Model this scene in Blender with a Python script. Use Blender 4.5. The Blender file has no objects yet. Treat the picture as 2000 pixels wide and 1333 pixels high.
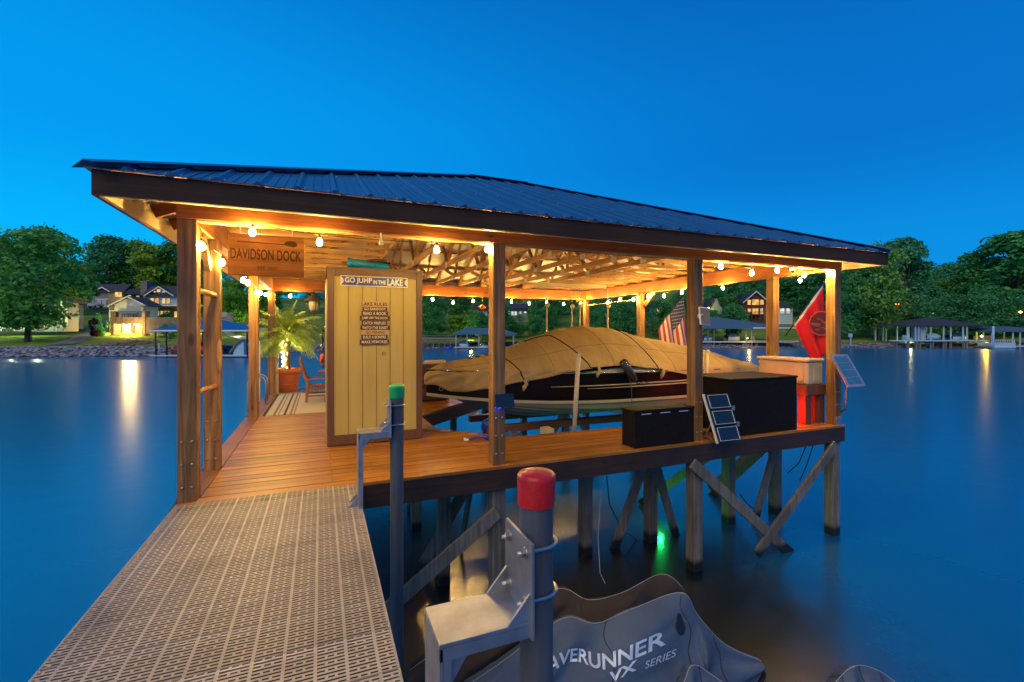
import bpy, math, random
from mathutils import Vector as V, Matrix, noise
R = random.Random(7)
rad = math.radians

# ---------------------------------------------------------------- camera
F, HY, YAW = 900.9, 647.1, rad(22.53)
CAM = V((1.096, -4.57, 1.42))
RT = V((math.cos(YAW), -math.sin(YAW), 0)); FW = V((math.sin(YAW), math.cos(YAW), 0))
WATER = -1.69
scene = bpy.context.scene
cam = bpy.data.cameras.new('camera'); camo = bpy.data.objects.new('camera', cam)
scene.collection.objects.link(camo); scene.camera = camo
camo.location = CAM; camo.rotation_euler = (rad(90), 0, -YAW)
cam.sensor_width = 36; cam.lens = F/2000*36; cam.shift_y = -19.36/2000
cam.clip_start = .05; cam.clip_end = 3000

# ---------------------------------------------------------------- sky
world = bpy.data.worlds.new('World'); scene.world = world; world.use_nodes = True
nt = world.node_tree; nd = nt.nodes; lk = nt.links
bg = nd['Background']
tc = nd.new('ShaderNodeTexCoord')
# dusk sky: colour by height, paler towards the afterglow on the left
def ramp(nt, pts, interp='EASE'):
    r = nt.nodes.new('ShaderNodeValToRGB'); r.color_ramp.interpolation = interp
    e = r.color_ramp.elements
    while len(e) < len(pts): e.new(.5)
    for k, (p, c) in enumerate(pts):
        e[k].position = p; e[k].color = (*c, 1) if len(c) == 3 else c
    return r
sep = nd.new('ShaderNodeSeparateXYZ'); lk.new(tc.outputs['Generated'], sep.inputs[0])
r1 = ramp(nt, [(0, (.004, .29, .72)), (.12, (.003, .245, .68)), (.34, (.002, .15, .53)), (.75, (.001, .085, .36))])
lk.new(sep.outputs['Z'], r1.inputs[0])
r2 = ramp(nt, [(0, (.006, .46, .92)), (.12, (.002, .41, .90)), (.34, (.001, .29, .78)), (.75, (.001, .13, .48))])
lk.new(sep.outputs['Z'], r2.inputs[0])
dot = nd.new('ShaderNodeVectorMath'); dot.operation = 'DOT_PRODUCT'
lk.new(tc.outputs['Generated'], dot.inputs[0]); gl = (-RT*.95+FW*.3).normalized(); dot.inputs[1].default_value = gl
mr = nd.new('ShaderNodeMapRange'); mr.inputs['From Min'].default_value = -.35; mr.inputs['From Max'].default_value = .92
mr.interpolation_type = 'SMOOTHSTEP'
lk.new(dot.outputs['Value'], mr.inputs['Value'])
mx = nd.new('ShaderNodeMix'); mx.data_type = 'RGBA'
lk.new(mr.outputs['Result'], mx.inputs['Factor']); lk.new(r1.outputs[0], mx.inputs['A']); lk.new(r2.outputs[0], mx.inputs['B'])
lk.new(mx.outputs['Result'], bg.inputs['Color']); bg.inputs['Strength'].default_value = 1.15

# ---------------------------------------------------------------- afterglow lamp (low, wide, behind the camera)
sl = bpy.data.lights.new('sun', 'SUN'); so = bpy.data.objects.new('sun', sl); scene.collection.objects.link(so)
sl.energy = 1.7; sl.angle = rad(50); sl.color = (1, .74, .46)
dirv = (FW*.75+RT*.35+V((0, 0, -.75))).normalized()
so.rotation_euler = dirv.to_track_quat('-Z', 'Y').to_euler()
scene.view_settings.view_transform = 'Standard'; scene.view_settings.look = 'None'
scene.view_settings.exposure = 0; scene.view_settings.gamma = 1
scene.cycles.sample_clamp_indirect = 4; scene.cycles.max_bounces = 8
scene.cycles.transparent_max_bounces = 24

# ---------------------------------------------------------------- points measured in the photograph (2000 px wide) put back at their real distance
def W(px, py, d):
    return CAM+FW*d+RT*((px-1000)/F*d)+V((0, 0, (HY-py)/F*d))
def ray(px, py): return FW+RT*((px-1000)/F)+V((0, 0, (HY-py)/F))
def onZ(px, py, z=0): r = ray(px, py); return CAM+r*((z-CAM.z)/r.z)
def onY(px, py, y=0): r = ray(px, py); return CAM+r*((y-CAM.y)/r.y)
def onX(px, py, x=0): r = ray(px, py); return CAM+r*((x-CAM.x)/r.x)

# ---------------------------------------------------------------- materials
def newmat(name):
    m = bpy.data.materials.new(name); m.use_nodes = True
    return m, m.node_tree, m.node_tree.nodes, m.node_tree.links, m.node_tree.nodes['Principled BSDF']
def hexc(h):
    h = h.lstrip('#'); c = [int(h[i:i+2], 16)/255 for i in (0, 2, 4)]
    return tuple(x/12.92 if x < .04045 else ((x+.055)/1.055)**2.4 for x in c)
def mat(name, c, rough=.6, metal=0, var=.25, scale=6, bump=.0, bscale=40, spec=.5, island=0, stretch=(1, 1, 1), coat=0):
    m, nt, n, l, b = newmat(name)
    t = n.new('ShaderNodeTexCoord'); mp = n.new('ShaderNodeMapping'); mp.inputs['Scale'].default_value = stretch
    l.new(t.outputs['Object'], mp.inputs[0])
    no = n.new('ShaderNodeTexNoise'); no.inputs['Scale'].default_value = scale; no.inputs['Detail'].default_value = 6
    l.new(mp.outputs[0], no.inputs['Vector'])
    r = ramp(nt, [(.25, tuple(x*(1-var) for x in c)), (.75, tuple(min(1, x*(1+var)) for x in c))], 'LINEAR')
    l.new(no.outputs['Fac'], r.inputs[0]); out = r.outputs[0]
    if island:
        g = n.new('ShaderNodeNewGeometry'); h = n.new('ShaderNodeHueSaturation')
        q = n.new('ShaderNodeMapRange'); q.inputs['To Min'].default_value = 1-island; q.inputs['To Max'].default_value = 1+island
        l.new(g.outputs['Random Per Island'], q.inputs['Value']); l.new(q.outputs[0], h.inputs['Value']); l.new(out, h.inputs['Color']); out = h.outputs[0]
    l.new(out, b.inputs['Base Color'])
    b.inputs['Roughness'].default_value = rough; b.inputs['Metallic'].default_value = metal
    b.inputs['Specular IOR Level'].default_value = spec; b.inputs['Coat Weight'].default_value = coat
    if bump:
        no2 = n.new('ShaderNodeTexNoise'); no2.inputs['Scale'].default_value = bscale; no2.inputs['Detail'].default_value = 5
        l.new(mp.outputs[0], no2.inputs['Vector'])
        bp = n.new('ShaderNodeBump'); bp.inputs['Strength'].default_value = bump; bp.inputs['Distance'].default_value = .02
        l.new(no2.outputs['Fac'], bp.inputs['Height']); l.new(bp.outputs[0], b.inputs['Normal'])
    return m
def emit(name, c, s, var=0, scale=3):
    m, nt, n, l, b = newmat(name); n.remove(b)
    e = n.new('ShaderNodeEmission'); e.inputs['Color'].default_value = (*c, 1); e.inputs['Strength'].default_value = s
    if var:
        t = n.new('ShaderNodeTexCoord'); no = n.new('ShaderNodeTexNoise'); no.inputs['Scale'].default_value = scale
        l.new(t.outputs['Object'], no.inputs['Vector'])
        r = ramp(nt, [(.35, tuple(x*(1-var) for x in c)), (.6, c)]); l.new(no.outputs['Fac'], r.inputs[0]); l.new(r.outputs[0], e.inputs['Color'])
    l.new(e.outputs[0], n['Material Output'].inputs[0])
    return m
def wood(name, axis, c1, c2, rough=.55, knots=1., wet=None, island=.18, gs=1.):
    m, nt, n, l, b = newmat(name)
    t = n.new('ShaderNodeTexCoord'); g = n.new('ShaderNodeNewGeometry')
    off = n.new('ShaderNodeVectorMath'); off.operation = 'SCALE'; off.inputs[0].default_value = (7, 3, 5)
    l.new(g.outputs['Random Per Island'], off.inputs['Scale'])
    ad = n.new('ShaderNodeVectorMath'); ad.operation = 'ADD'; l.new(t.outputs['Object'], ad.inputs[0]); l.new(off.outputs[0], ad.inputs[1])
    mp = n.new('ShaderNodeMapping'); s = [1., 1., 1.]; s['XYZ'.index(axis)] = .045; mp.inputs['Scale'].default_value = s
    l.new(ad.outputs[0], mp.inputs[0])
    no = n.new('ShaderNodeTexNoise'); no.inputs['Scale'].default_value = 32*gs; no.inputs['Detail'].default_value = 8; no.inputs['Roughness'].default_value = .62
    no.inputs['Distortion'].default_value = .8
    l.new(mp.outputs[0], no.inputs['Vector'])
    r = ramp(nt, [(.30, c1), (.52, tuple((a+bb)/2 for a, bb in zip(c1, c2))), (.70, c2)], 'LINEAR'); l.new(no.outputs['Fac'], r.inputs[0])
    mk = n.new('ShaderNodeMapping'); s = [4.2, 4.2, 4.2]; s['XYZ'.index(axis)] = 1.7; mk.inputs['Scale'].default_value = s; l.new(ad.outputs[0], mk.inputs[0])
    vo = n.new('ShaderNodeTexVoronoi'); vo.inputs['Scale'].default_value = 1.0; l.new(mk.outputs[0], vo.inputs['Vector'])
    rk = ramp(nt, [(.0, (.22, .15, .1)), (.075, (.5, .4, .33)), (.13, (1, 1, 1))]); l.new(vo.outputs['Distance'], rk.inputs[0])
    mu = n.new('ShaderNodeMix'); mu.data_type = 'RGBA'; mu.blend_type = 'MULTIPLY'; mu.inputs['Factor'].default_value = knots
    l.new(r.outputs[0], mu.inputs['A']); l.new(rk.outputs[0], mu.inputs['B'])
    h = n.new('ShaderNodeHueSaturation'); q = n.new('ShaderNodeMapRange')
    q.inputs['To Min'].default_value = 1-island; q.inputs['To Max'].default_value = 1+island
    l.new(g.outputs['Random Per Island'], q.inputs['Value']); l.new(q.outputs[0], h.inputs['Value']); l.new(mu.outputs['Result'], h.inputs['Color'])
    out = h.outputs[0]
    # broad weather stains
    nb = n.new('ShaderNodeTexNoise'); nb.inputs['Scale'].default_value = 1.6; nb.inputs['Detail'].default_value = 4; l.new(ad.outputs[0], nb.inputs['Vector'])
    rb = ramp(nt, [(.3, (.62, .6, .58)), (.62, (1.1, 1.1, 1.1))]); l.new(nb.outputs['Fac'], rb.inputs[0])
    m3 = n.new('ShaderNodeMix'); m3.data_type = 'RGBA'; m3.blend_type = 'MULTIPLY'; m3.inputs['Factor'].default_value = .8
    l.new(out, m3.inputs['A']); l.new(rb.outputs[0], m3.inputs['B']); out = m3.outputs['Result']
    if wet is not None:   # tide line: the foot of a pile stays dark and wet
        sx = n.new('ShaderNodeSeparateXYZ'); l.new(g.outputs['Position'], sx.inputs[0])
        qq = n.new('ShaderNodeMapRange'); qq.inputs['From Min'].default_value = wet; qq.inputs['From Max'].default_value = wet+.08
        l.new(sx.outputs['Z'], qq.inputs['Value'])
        m4 = n.new('ShaderNodeMix'); m4.data_type = 'RGBA'; m4.inputs['A'].default_value = (.01, .009, .008, 1)
        l.new(qq.outputs[0], m4.inputs['Factor']); l.new(out, m4.inputs['B']); out = m4.outputs['Result']
    l.new(out, b.inputs['Base Color']); b.inputs['Roughness'].default_value = rough
    bp = n.new('ShaderNodeBump'); bp.inputs['Strength'].default_value = .35; bp.inputs['Distance'].default_value = .004
    l.new(no.outputs['Fac'], bp.inputs['Height']); l.new(bp.outputs[0], b.inputs['Normal'])
    return m

M = {}
# boat house timber
for ax in 'XYZ':
    M['post'+ax] = wood('post_wood_'+ax, ax, (.11, .040, .008), (.52, .26, .070), wet=None, gs=.7)
    M['beam'+ax] = wood('beam_wood_'+ax, ax, (.34, .085, .012), (.60, .20, .035))
    M['raft'+ax] = wood('rafter_wood_'+ax, ax, (.30, .14, .036), (.64, .36, .115), island=.38)
    M['pile'+ax] = wood('pile_wood_'+ax, ax, (.10, .085, .065), (.27, .235, .18), wet=WATER+.10, knots=.6)
M['deck'] = wood('deck_wood', 'X', (.25, .082, .008), (.47, .19, .022), rough=.42, knots=.5, island=.22)
M['deckY'] = wood('deck_edge_wood', 'Y', (.17, .06, .02), (.30, .13, .05), rough=.5, knots=.5)
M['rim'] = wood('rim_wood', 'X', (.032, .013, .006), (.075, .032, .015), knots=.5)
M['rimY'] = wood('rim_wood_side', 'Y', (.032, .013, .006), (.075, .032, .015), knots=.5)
M['fascia'] = wood('fascia_paint_wood', 'X', (.030, .014, .007), (.055, .027, .013), rough=.9, knots=.2)
M['trimwood'] = wood('teak_wood', 'X', (.20, .07, .025), (.33, .13, .05), knots=.1)
M['darkwood'] = wood('dark_stained_wood', 'Z', (.10, .03, .014), (.20, .07, .03))
M['metalroof'] = mat('roof_sheet', (.02, .125, .27), rough=.42, metal=.25, var=.12, scale=3, bump=.05, bscale=8)
M['under'] = mat('galvanised_sheet', (.62, .58, .46), rough=.45, metal=.2, var=.2, scale=3)
M['alu'] = mat('aluminium', (.40, .40, .41), rough=.45, metal=.85, var=.3, scale=9, bump=.08, bscale=30)
M['steel'] = mat('galvanised_steel', (.45, .46, .46), rough=.35, metal=.9, var=.2, scale=30)
M['bolt'] = mat('bolt_steel', (.32, .30, .27), rough=.4, metal=.9, var=.2, scale=40)
M['plate'] = mat('truss_plate', (.62, .62, .60), rough=.4, metal=.5, var=.15, scale=60)
M['pipe'] = mat('grey_pipe', (.075, .085, .10), rough=.5, var=.5, scale=14, stretch=(1, 1, .12), bump=.1, bscale=60)
M['redcap'] = mat('red_cap_plastic', (.50, .008, .010), rough=.36, var=.35, scale=9, bump=.15, bscale=60)
M['greencap'] = mat('green_cap_plastic', (.01, .33, .09), rough=.3, var=.1, scale=14)
M['cream'] = mat('cream_paint', (.50, .385, .095), rough=.5, var=.08, scale=3, bump=.12, bscale=70, stretch=(6, 6, .4))
M['groove'] = mat('groove_shadow_paint', (.28, .20, .05), rough=.7)
M['browntrim'] = mat('brown_trim_paint', (.13, .062, .025), rough=.45, var=.15, scale=8, bump=.1, bscale=30, stretch=(3, 3, .3))
M['pvc'] = mat('cream_pvc', (.60, .50, .30), rough=.35, var=.06)
M['white'] = mat('white_paint', (.78, .77, .74), rough=.4, var=.05)
M['black'] = mat('black_plastic', (.012, .012, .013), rough=.35, var=.2)
M['blackbox'] = mat('black_vinyl', (.012, .009, .007), rough=.7, spec=.15, var=.25, scale=20, bump=.15, bscale=120)
M['coolbox'] = mat('cream_plastic', (.50, .40, .22), rough=.4, var=.06, bump=.05, bscale=80)
M['blueplastic'] = mat('blue_plastic', (.01, .035, .42), rough=.25, var=.15, scale=15)
M['whiteplastic'] = mat('ivory_plastic', (.72, .66, .5), rough=.35, var=.05)
M['terracotta'] = mat('terracotta', (.50, .12, .035), rough=.6, var=.12, scale=8, bump=.1)
M['soil'] = mat('soil', (.10, .05, .025), rough=.9, var=.4, scale=30, bump=.6)
M['bark'] = mat('bark', (.06, .05, .04), rough=.9, var=.35, scale=8, bump=.5, bscale=20, stretch=(1, 1, .3))
M['palmbark'] = mat('palm_bark', (.22, .12, .05), rough=.9, var=.5, scale=45, bump=.9, bscale=50)
M['tan'] = mat('tan_canvas', (.46, .325, .13), rough=.85, var=.22, scale=2.2, bump=.8, bscale=16, stretch=(1, .5, .5), spec=.2)
M['seam'] = mat('canvas_seam', (.26, .17, .06), rough=.9)
M['wicker'] = mat('brown_wicker', (.09, .05, .025), rough=.6, var=.5, scale=60, bump=.8, bscale=90, stretch=(.4, .4, 1.6))
M['cushion'] = mat('cream_cushion', (.65, .52, .32), rough=.9, var=.06, bump=.2, bscale=40)
M['hullblack'] = mat('black_gelcoat', (.006, .005, .006), rough=.3, var=.2, spec=.25)
M['hullcream'] = mat('cream_gelcoat', (.52, .45, .30), rough=.3, var=.06)
M['hullgrey'] = mat('grey_gelcoat', (.26, .24, .19), rough=.4, var=.12, scale=4, stretch=(.3, 1, 1))
M['chrome'] = mat('polished_steel', (.75, .72, .65), rough=.12, metal=1, var=.03)
M['strap'] = mat('black_webbing', (.010, .009, .008), rough=.8)
M['skigrey'] = mat('grey_cover_cloth', (.060, .10, .155), rough=.6, var=.2, scale=3, bump=.8, bscale=6, spec=.35)
M['skidark'] = mat('dark_cover_cloth', (.028, .023, .021), rough=.7, var=.25, scale=5, bump=.4, bscale=8, spec=.3)
M['piping'] = mat('grey_piping', (.42, .42, .42), rough=.5)
M['silverprint'] = mat('silver_print', (.50, .62, .74), rough=.35, metal=.2, var=.1, scale=12)
M['solar'] = mat('solar_cell', (.03, .11, .26), rough=.14, var=.2, scale=20, coat=.8)
M['solardark'] = mat('dark_solar_cell', (.010, .012, .014), rough=.14, var=.3, scale=30, coat=.6)
M['lampglass'] = mat('frosted_panel', (.20, .17, .10), rough=.2, var=.1)
M['redcloth'] = mat('red_flag_cloth', (.62, .004, .006), rough=.7, var=.1, scale=4)
M['maroon'] = mat('maroon_print', (.10, .012, .020), rough=.7, var=.5, scale=9)
M['pinkprint'] = mat('pink_print', (.55, .13, .09), rough=.7, var=.3, scale=9)
M['flagred'] = mat('flag_red', (.42, .045, .05), rough=.7, var=.1)
M['flagwhite'] = mat('flag_white', (.62, .55, .50), rough=.7, var=.06)
M['flagblue'] = mat('flag_blue', (.035, .045, .10), rough=.7, var=.1)
M['orange'] = mat('orange_foam', (.75, .12, .015), rough=.6, var=.1)
M['amber'] = mat('amber_plastic', (.55, .2, .02), rough=.4)
M['wire'] = mat('black_wire', (.02, .018, .015), rough=.6)
M['rope'] = mat('pale_rope', (.55, .42, .38), rough=.8)
M['bulb'] = emit('lit_bulb', (1, .63, .17), 1200)
M['signblue'] = mat('blue_enamel', (.015, .045, .33), rough=.4, var=.1)
M['signwhite'] = mat('ivory_enamel', (.78, .70, .48), rough=.3, var=.04)
M['signwood'] = wood('cedar_sign', 'X', (.026, .009, .003), (.070, .025, .008), knots=.15, gs=.6)
M['signwood'].node_tree.nodes['Principled BSDF'].inputs['Roughness'].default_value = .9; M['signwood'].node_tree.nodes['Principled BSDF'].inputs['Specular IOR Level'].default_value = .08
M['carved'] = mat('burnt_letter', (.010, .005, .003), rough=.95, spec=.03)
M['rulewood'] = wood('brown_slat', 'X', (.07, .025, .008), (.12, .045, .015), knots=0, gs=.8)
M['rulelight'] = mat('light_slat', (.52, .36, .15), rough=.6, var=.1)
M['bronze'] = mat('bronze_lantern', (.10, .075, .05), rough=.4, metal=.6, var=.2)
M['glass'] = mat('seeded_glass', (.55, .50, .38), rough=.15, var=.4, scale=80, bump=.6, bscale=90)

# ---------------------------------------------------------------- mesh building
OFF = {}
class MB:
    def __init__(s): s.v = []; s.f = []; s.mi = []; s.sm = []
    def add(s, vs, fs, mi=0, sm=False):
        b = len(s.v); s.v += [V(p) for p in vs]
        for k, f in enumerate(fs):
            s.f.append([i+b for i in f]); s.mi.append(mi); s.sm.append(sm)
        return s
    def box(s, a, b, mi=0):
        x0, y0, z0 = [min(p, q) for p, q in zip(a, b)]; x1, y1, z1 = [max(p, q) for p, q in zip(a, b)]
        return s.add([(x0, y0, z0), (x1, y0, z0), (x1, y1, z0), (x0, y1, z0), (x0, y0, z1), (x1, y0, z1), (x1, y1, z1), (x0, y1, z1)],
                     [(3, 2, 1, 0), (4, 5, 6, 7), (0, 1, 5, 4), (1, 2, 6, 5), (2, 3, 7, 6), (3, 0, 4, 7)], mi)
    def obox(s, c, ax, ay, az, mi=0):
        c, ax, ay, az = V(c), V(ax), V(ay), V(az)
        vs = [c+ax*i+ay*j+az*k for k in (-1, 1) for j in (-1, 1) for i in (-1, 1)]
        fs = [(0, 2, 3, 1), (4, 5, 7, 6), (0, 1, 5, 4), (1, 3, 7, 5), (3, 2, 6, 7), (2, 0, 4, 6)]
        if ax.cross(ay).dot(az) < 0: fs = [f[::-1] for f in fs]
        return s.add(vs, fs, mi)
    def beam(s, p, q, w, h, up=(0, 0, 1), mi=0):
        p, q = V(p), V(q); a = (q-p); n = a.normalized(); u = V(up)
        sd = n.cross(u)
        if sd.length < 1e-4: sd = V((1, 0, 0))
        sd.normalize(); uu = sd.cross(n).normalized()
        return s.obox((p+q)/2, a/2, sd*w/2, uu*h/2, mi)
    def tube(s, pts, r, n=8, mi=0, cap=True, sm=True):
        pts = [V(p) for p in pts]; k = len(pts)
        rs = r if isinstance(r, (list, tuple)) else [r]*k
        b = len(s.v); prev = None
        for i, p in enumerate(pts):
            t = (pts[min(i+1, k-1)]-pts[max(i-1, 0)]).normalized()
            if prev is None:
                a = t.orthogonal().normalized()
            else:
                a = prev-t*prev.dot(t)
                a = a.normalized() if a.length > 1e-5 else t.orthogonal().normalized()
            prev = a; c = t.cross(a)
            for j in range(n):
                an = 2*math.pi*j/n; s.v.append(p+(a*math.cos(an)+c*math.sin(an))*rs[i])
        for i in range(k-1):
            for j in range(n):
                s.f.append([b+i*n+j, b+i*n+(j+1) % n, b+(i+1)*n+(j+1) % n, b+(i+1)*n+j]); s.mi.append(mi); s.sm.append(sm)
        if cap:
            s.f.append([b+j for j in range(n)][::-1]); s.mi.append(mi); s.sm.append(False)
            s.f.append([b+(k-1)*n+j for j in range(n)]); s.mi.append(mi); s.sm.append(False)
        return s
    def lathe(s, c, prof, n=24, mi=0, axis=(0, 0, 1), sm=True):
        c = V(c); ax = V(axis).normalized(); a = ax.orthogonal().normalized(); cc = ax.cross(a); b = len(s.v); k = len(prof)
        for (r, z) in prof:
            for j in range(n):
                an = 2*math.pi*j/n; s.v.append(c+ax*z+(a*math.cos(an)+cc*math.sin(an))*max(r, 1e-4))
        for i in range(k-1):
            for j in range(n):
                s.f.append([b+i*n+j, b+i*n+(j+1) % n, b+(i+1)*n+(j+1) % n, b+(i+1)*n+j]); s.mi.append(mi); s.sm.append(sm)
        return s
    def prism(s, poly, vec, mi=0):
        poly = [V(p) for p in poly]; vec = V(vec); n = len(poly)
        nm = V((0, 0, 0))
        for i in range(n): nm += poly[i].cross(poly[(i+1) % n])
        if nm.dot(vec) > 0: poly = poly[::-1]
        vs = poly+[p+vec for p in poly]
        fs = [list(range(n)), [n+i for i in range(n)][::-1]]+[[(i+1) % n, i, n+i, n+(i+1) % n] for i in range(n)]
        return s.add(vs, fs, mi)
    def grid(s, rows, mi=0, sm=True, closed=False):
        b = len(s.v); m = len(rows[0])
        for r in rows: s.v += [V(p) for p in r]
        for i in range(len(rows)-1):
            for j in range(m if closed else m-1):
                s.f.append([b+i*m+j, b+i*m+(j+1) % m, b+(i+1)*m+(j+1) % m, b+(i+1)*m+j]); s.mi.append(mi); s.sm.append(sm)
        return s
    def build(s, name, mats, parent=None, loc=None, bevel=0, solid=0, sub=0):
        if not isinstance(mats, (list, tuple)): mats = [mats]
        mats = [M[x] if isinstance(x, str) else x for x in mats]
        if parent is not None: off = OFF[parent.name]
        else:
            if loc is None:
                xs = [p.x for p in s.v]; ys = [p.y for p in s.v]; zs = [p.z for p in s.v]
                loc = V(((min(xs)+max(xs))/2, (min(ys)+max(ys))/2, min(zs)))
            off = V(loc)
        me = bpy.data.meshes.new(name); me.from_pydata([p-off for p in s.v], [], s.f)
        for m in mats: me.materials.append(m)
        me.polygons.foreach_set('material_index', s.mi); me.polygons.foreach_set('use_smooth', s.sm); me.update()
        o = bpy.data.objects.new(name, me); scene.collection.objects.link(o); OFF[o.name] = off
        if parent is not None: o.parent = parent
        else: o.location = off
        if solid:
            md = o.modifiers.new('solid', 'SOLIDIFY'); md.thickness = solid; md.offset = 0
        if bevel:
            md = o.modifiers.new('bevel', 'BEVEL'); md.width = bevel; md.segments = 2; md.limit_method = 'ANGLE'
            md.harden_normals = False
        if sub:
            md = o.modifiers.new('sub', 'SUBSURF'); md.levels = sub; md.render_levels = sub
        return o
def tag(o, label=None, cat=None, group=None, kind=None):
    if label: o['label'] = label
    if cat: o['category'] = cat
    if group: o['group'] = group
    if kind: o['kind'] = kind
    return o
def thing(name, label, cat, loc, group=None, kind=None):
    o = bpy.data.objects.new(name, None); scene.collection.objects.link(o); o.empty_display_size = .2
    o.location = V(loc); OFF[o.name] = V(loc)
    return tag(o, label, cat, group, kind)
def copy_tree(o, parent=None):
    c = o.copy(); scene.collection.objects.link(c)
    if parent is not None: c.parent = parent
    OFF[c.name] = OFF[o.name]
    for ch in list(o.children): copy_tree(ch, c)
    return c
def lettering(name, txt, parent, org, right, up, w, h, m, depth=.002, mats=None, fn=None, shear=0, bold=0, loc=None, space=1):
    """text fitted into a w x h rectangle with its lower left corner at org"""
    cu = bpy.data.curves.new('text', 'FONT'); cu.body = txt; cu.size = 1; cu.extrude = .0; cu.offset = bold; cu.shear = shear; cu.space_character = space
    ob = bpy.data.objects.new('text', cu); scene.collection.objects.link(ob)
    dg = bpy.context.evaluated_depsgraph_get(); me = bpy.data.meshes.new_from_object(ob.evaluated_get(dg))
    bpy.data.objects.remove(ob); bpy.data.curves.remove(cu)
    vs = [p.co.copy() for p in me.vertices]; fs = [list(p.vertices) for p in me.polygons]
    bpy.data.meshes.remove(me)
    x0 = min(p.x for p in vs); x1 = max(p.x for p in vs); y0 = min(p.y for p in vs); y1 = max(p.y for p in vs)
    b = MB(); out = []; right = V(right); up = V(up); nrm = right.cross(up).normalized()
    for p in vs:
        a = (p.x-x0)/(x1-x0); c = (p.y-y0)/(y1-y0)
        out.append(fn(a, c) if fn else V(org)+right*(a*w)+up*(c*h)+nrm*depth)
    b.add(out, fs, 0)
    return b.build(name, m, parent, loc=loc)
def plight(name, loc, power, color, size=.05, parent=None):
    L = bpy.data.lights.new(name, 'POINT'); L.energy = power; L.color = color; L.shadow_soft_size = size
    o = bpy.data.objects.new(name, L); scene.collection.objects.link(o)
    if parent is not None: o.parent = parent; o.location = V(loc)-OFF[parent.name]
    else: o.location = loc
    return o

# ================================================================ LAKE AND LAND
def shore(a):
    pts = [(-260, 62), (-62, 55), (-40, 57), (-36, 64), (-29, 72), (-16, 82), (0, 84), (30, 82), (60, 86), (95, 84), (260, 76)]
    if a <= pts[0][0]: return pts[0][1]
    for (p, q), (r, t) in zip(pts, pts[1:]):
        if a <= r: return q+(t-q)*(a-p)/(r-p)
    return pts[-1][1]
def gz(a, d):
    """height of the land above the datum at camera-frame position (a across, d away)"""
    s = d-shore(a)
    L = [(-6, -1.5), (-.3, -.2), (0, 0), (2.2, 1.0), (6, 1.25), (18, 2.1), (26, 2.4), (44, 6.3), (62, 9.0), (120, 15), (260, 26)]
    Rr = [(-6, -1.5), (-.3, -.2), (0, 0), (2.5, .8), (9, 1.4), (22, 3.0), (40, 5.6), (80, 12), (140, 22), (260, 36)]
    def ev(P):
        if s <= P[0][0]: return P[0][1]
        for (p, q), (r, t) in zip(P, P[1:]):
            if s <= r: return q+(t-q)*(s-p)/(r-p)
        return P[-1][1]
    k = min(1, max(0, (a+34)/12)); z = ev(L)*(1-k)+ev(Rr)*k
    if s > 3: z += .35*noise.noise(V((a*.06, d*.06, 3)))*min(1, (s-3)/15)
    return WATER+z
def ca(a, d, z=0): return V((CAM.x, CAM.y, 0))+FW*d+RT*a+V((0, 0, z))
def G(px, d): a = (px-1000)/F*d; return ca(a, d, gz(a, d))

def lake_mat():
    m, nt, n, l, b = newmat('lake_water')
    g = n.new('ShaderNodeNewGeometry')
    # brown bed colour, then shade under the dock painted in dark; deep blue elsewhere
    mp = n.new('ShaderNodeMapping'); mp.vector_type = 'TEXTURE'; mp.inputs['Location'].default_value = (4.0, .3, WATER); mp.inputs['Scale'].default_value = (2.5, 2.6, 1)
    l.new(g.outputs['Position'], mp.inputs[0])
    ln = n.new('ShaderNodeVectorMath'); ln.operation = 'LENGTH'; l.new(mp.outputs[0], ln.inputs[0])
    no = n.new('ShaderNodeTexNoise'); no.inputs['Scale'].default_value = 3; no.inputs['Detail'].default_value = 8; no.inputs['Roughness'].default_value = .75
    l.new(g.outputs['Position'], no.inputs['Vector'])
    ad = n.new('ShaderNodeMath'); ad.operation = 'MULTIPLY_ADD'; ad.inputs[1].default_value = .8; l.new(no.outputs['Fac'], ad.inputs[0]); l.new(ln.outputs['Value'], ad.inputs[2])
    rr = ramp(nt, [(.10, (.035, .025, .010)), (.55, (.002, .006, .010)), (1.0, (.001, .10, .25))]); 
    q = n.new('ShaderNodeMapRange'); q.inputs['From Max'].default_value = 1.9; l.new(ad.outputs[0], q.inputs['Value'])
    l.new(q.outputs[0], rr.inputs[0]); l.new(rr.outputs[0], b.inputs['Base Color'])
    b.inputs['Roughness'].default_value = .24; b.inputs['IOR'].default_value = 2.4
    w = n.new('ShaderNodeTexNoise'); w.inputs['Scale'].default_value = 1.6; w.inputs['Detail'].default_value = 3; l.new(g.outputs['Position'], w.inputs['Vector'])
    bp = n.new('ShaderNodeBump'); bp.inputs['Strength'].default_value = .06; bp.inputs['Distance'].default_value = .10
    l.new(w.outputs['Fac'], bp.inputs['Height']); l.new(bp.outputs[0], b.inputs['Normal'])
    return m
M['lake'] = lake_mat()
b = MB(); 
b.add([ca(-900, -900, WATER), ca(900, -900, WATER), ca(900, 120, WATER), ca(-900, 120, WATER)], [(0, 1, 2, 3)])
tag(b.build('water', 'lake', loc=(0, 0, WATER)), 'calm deep blue lake under and around the dock', 'lake', kind='structure')

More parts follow.
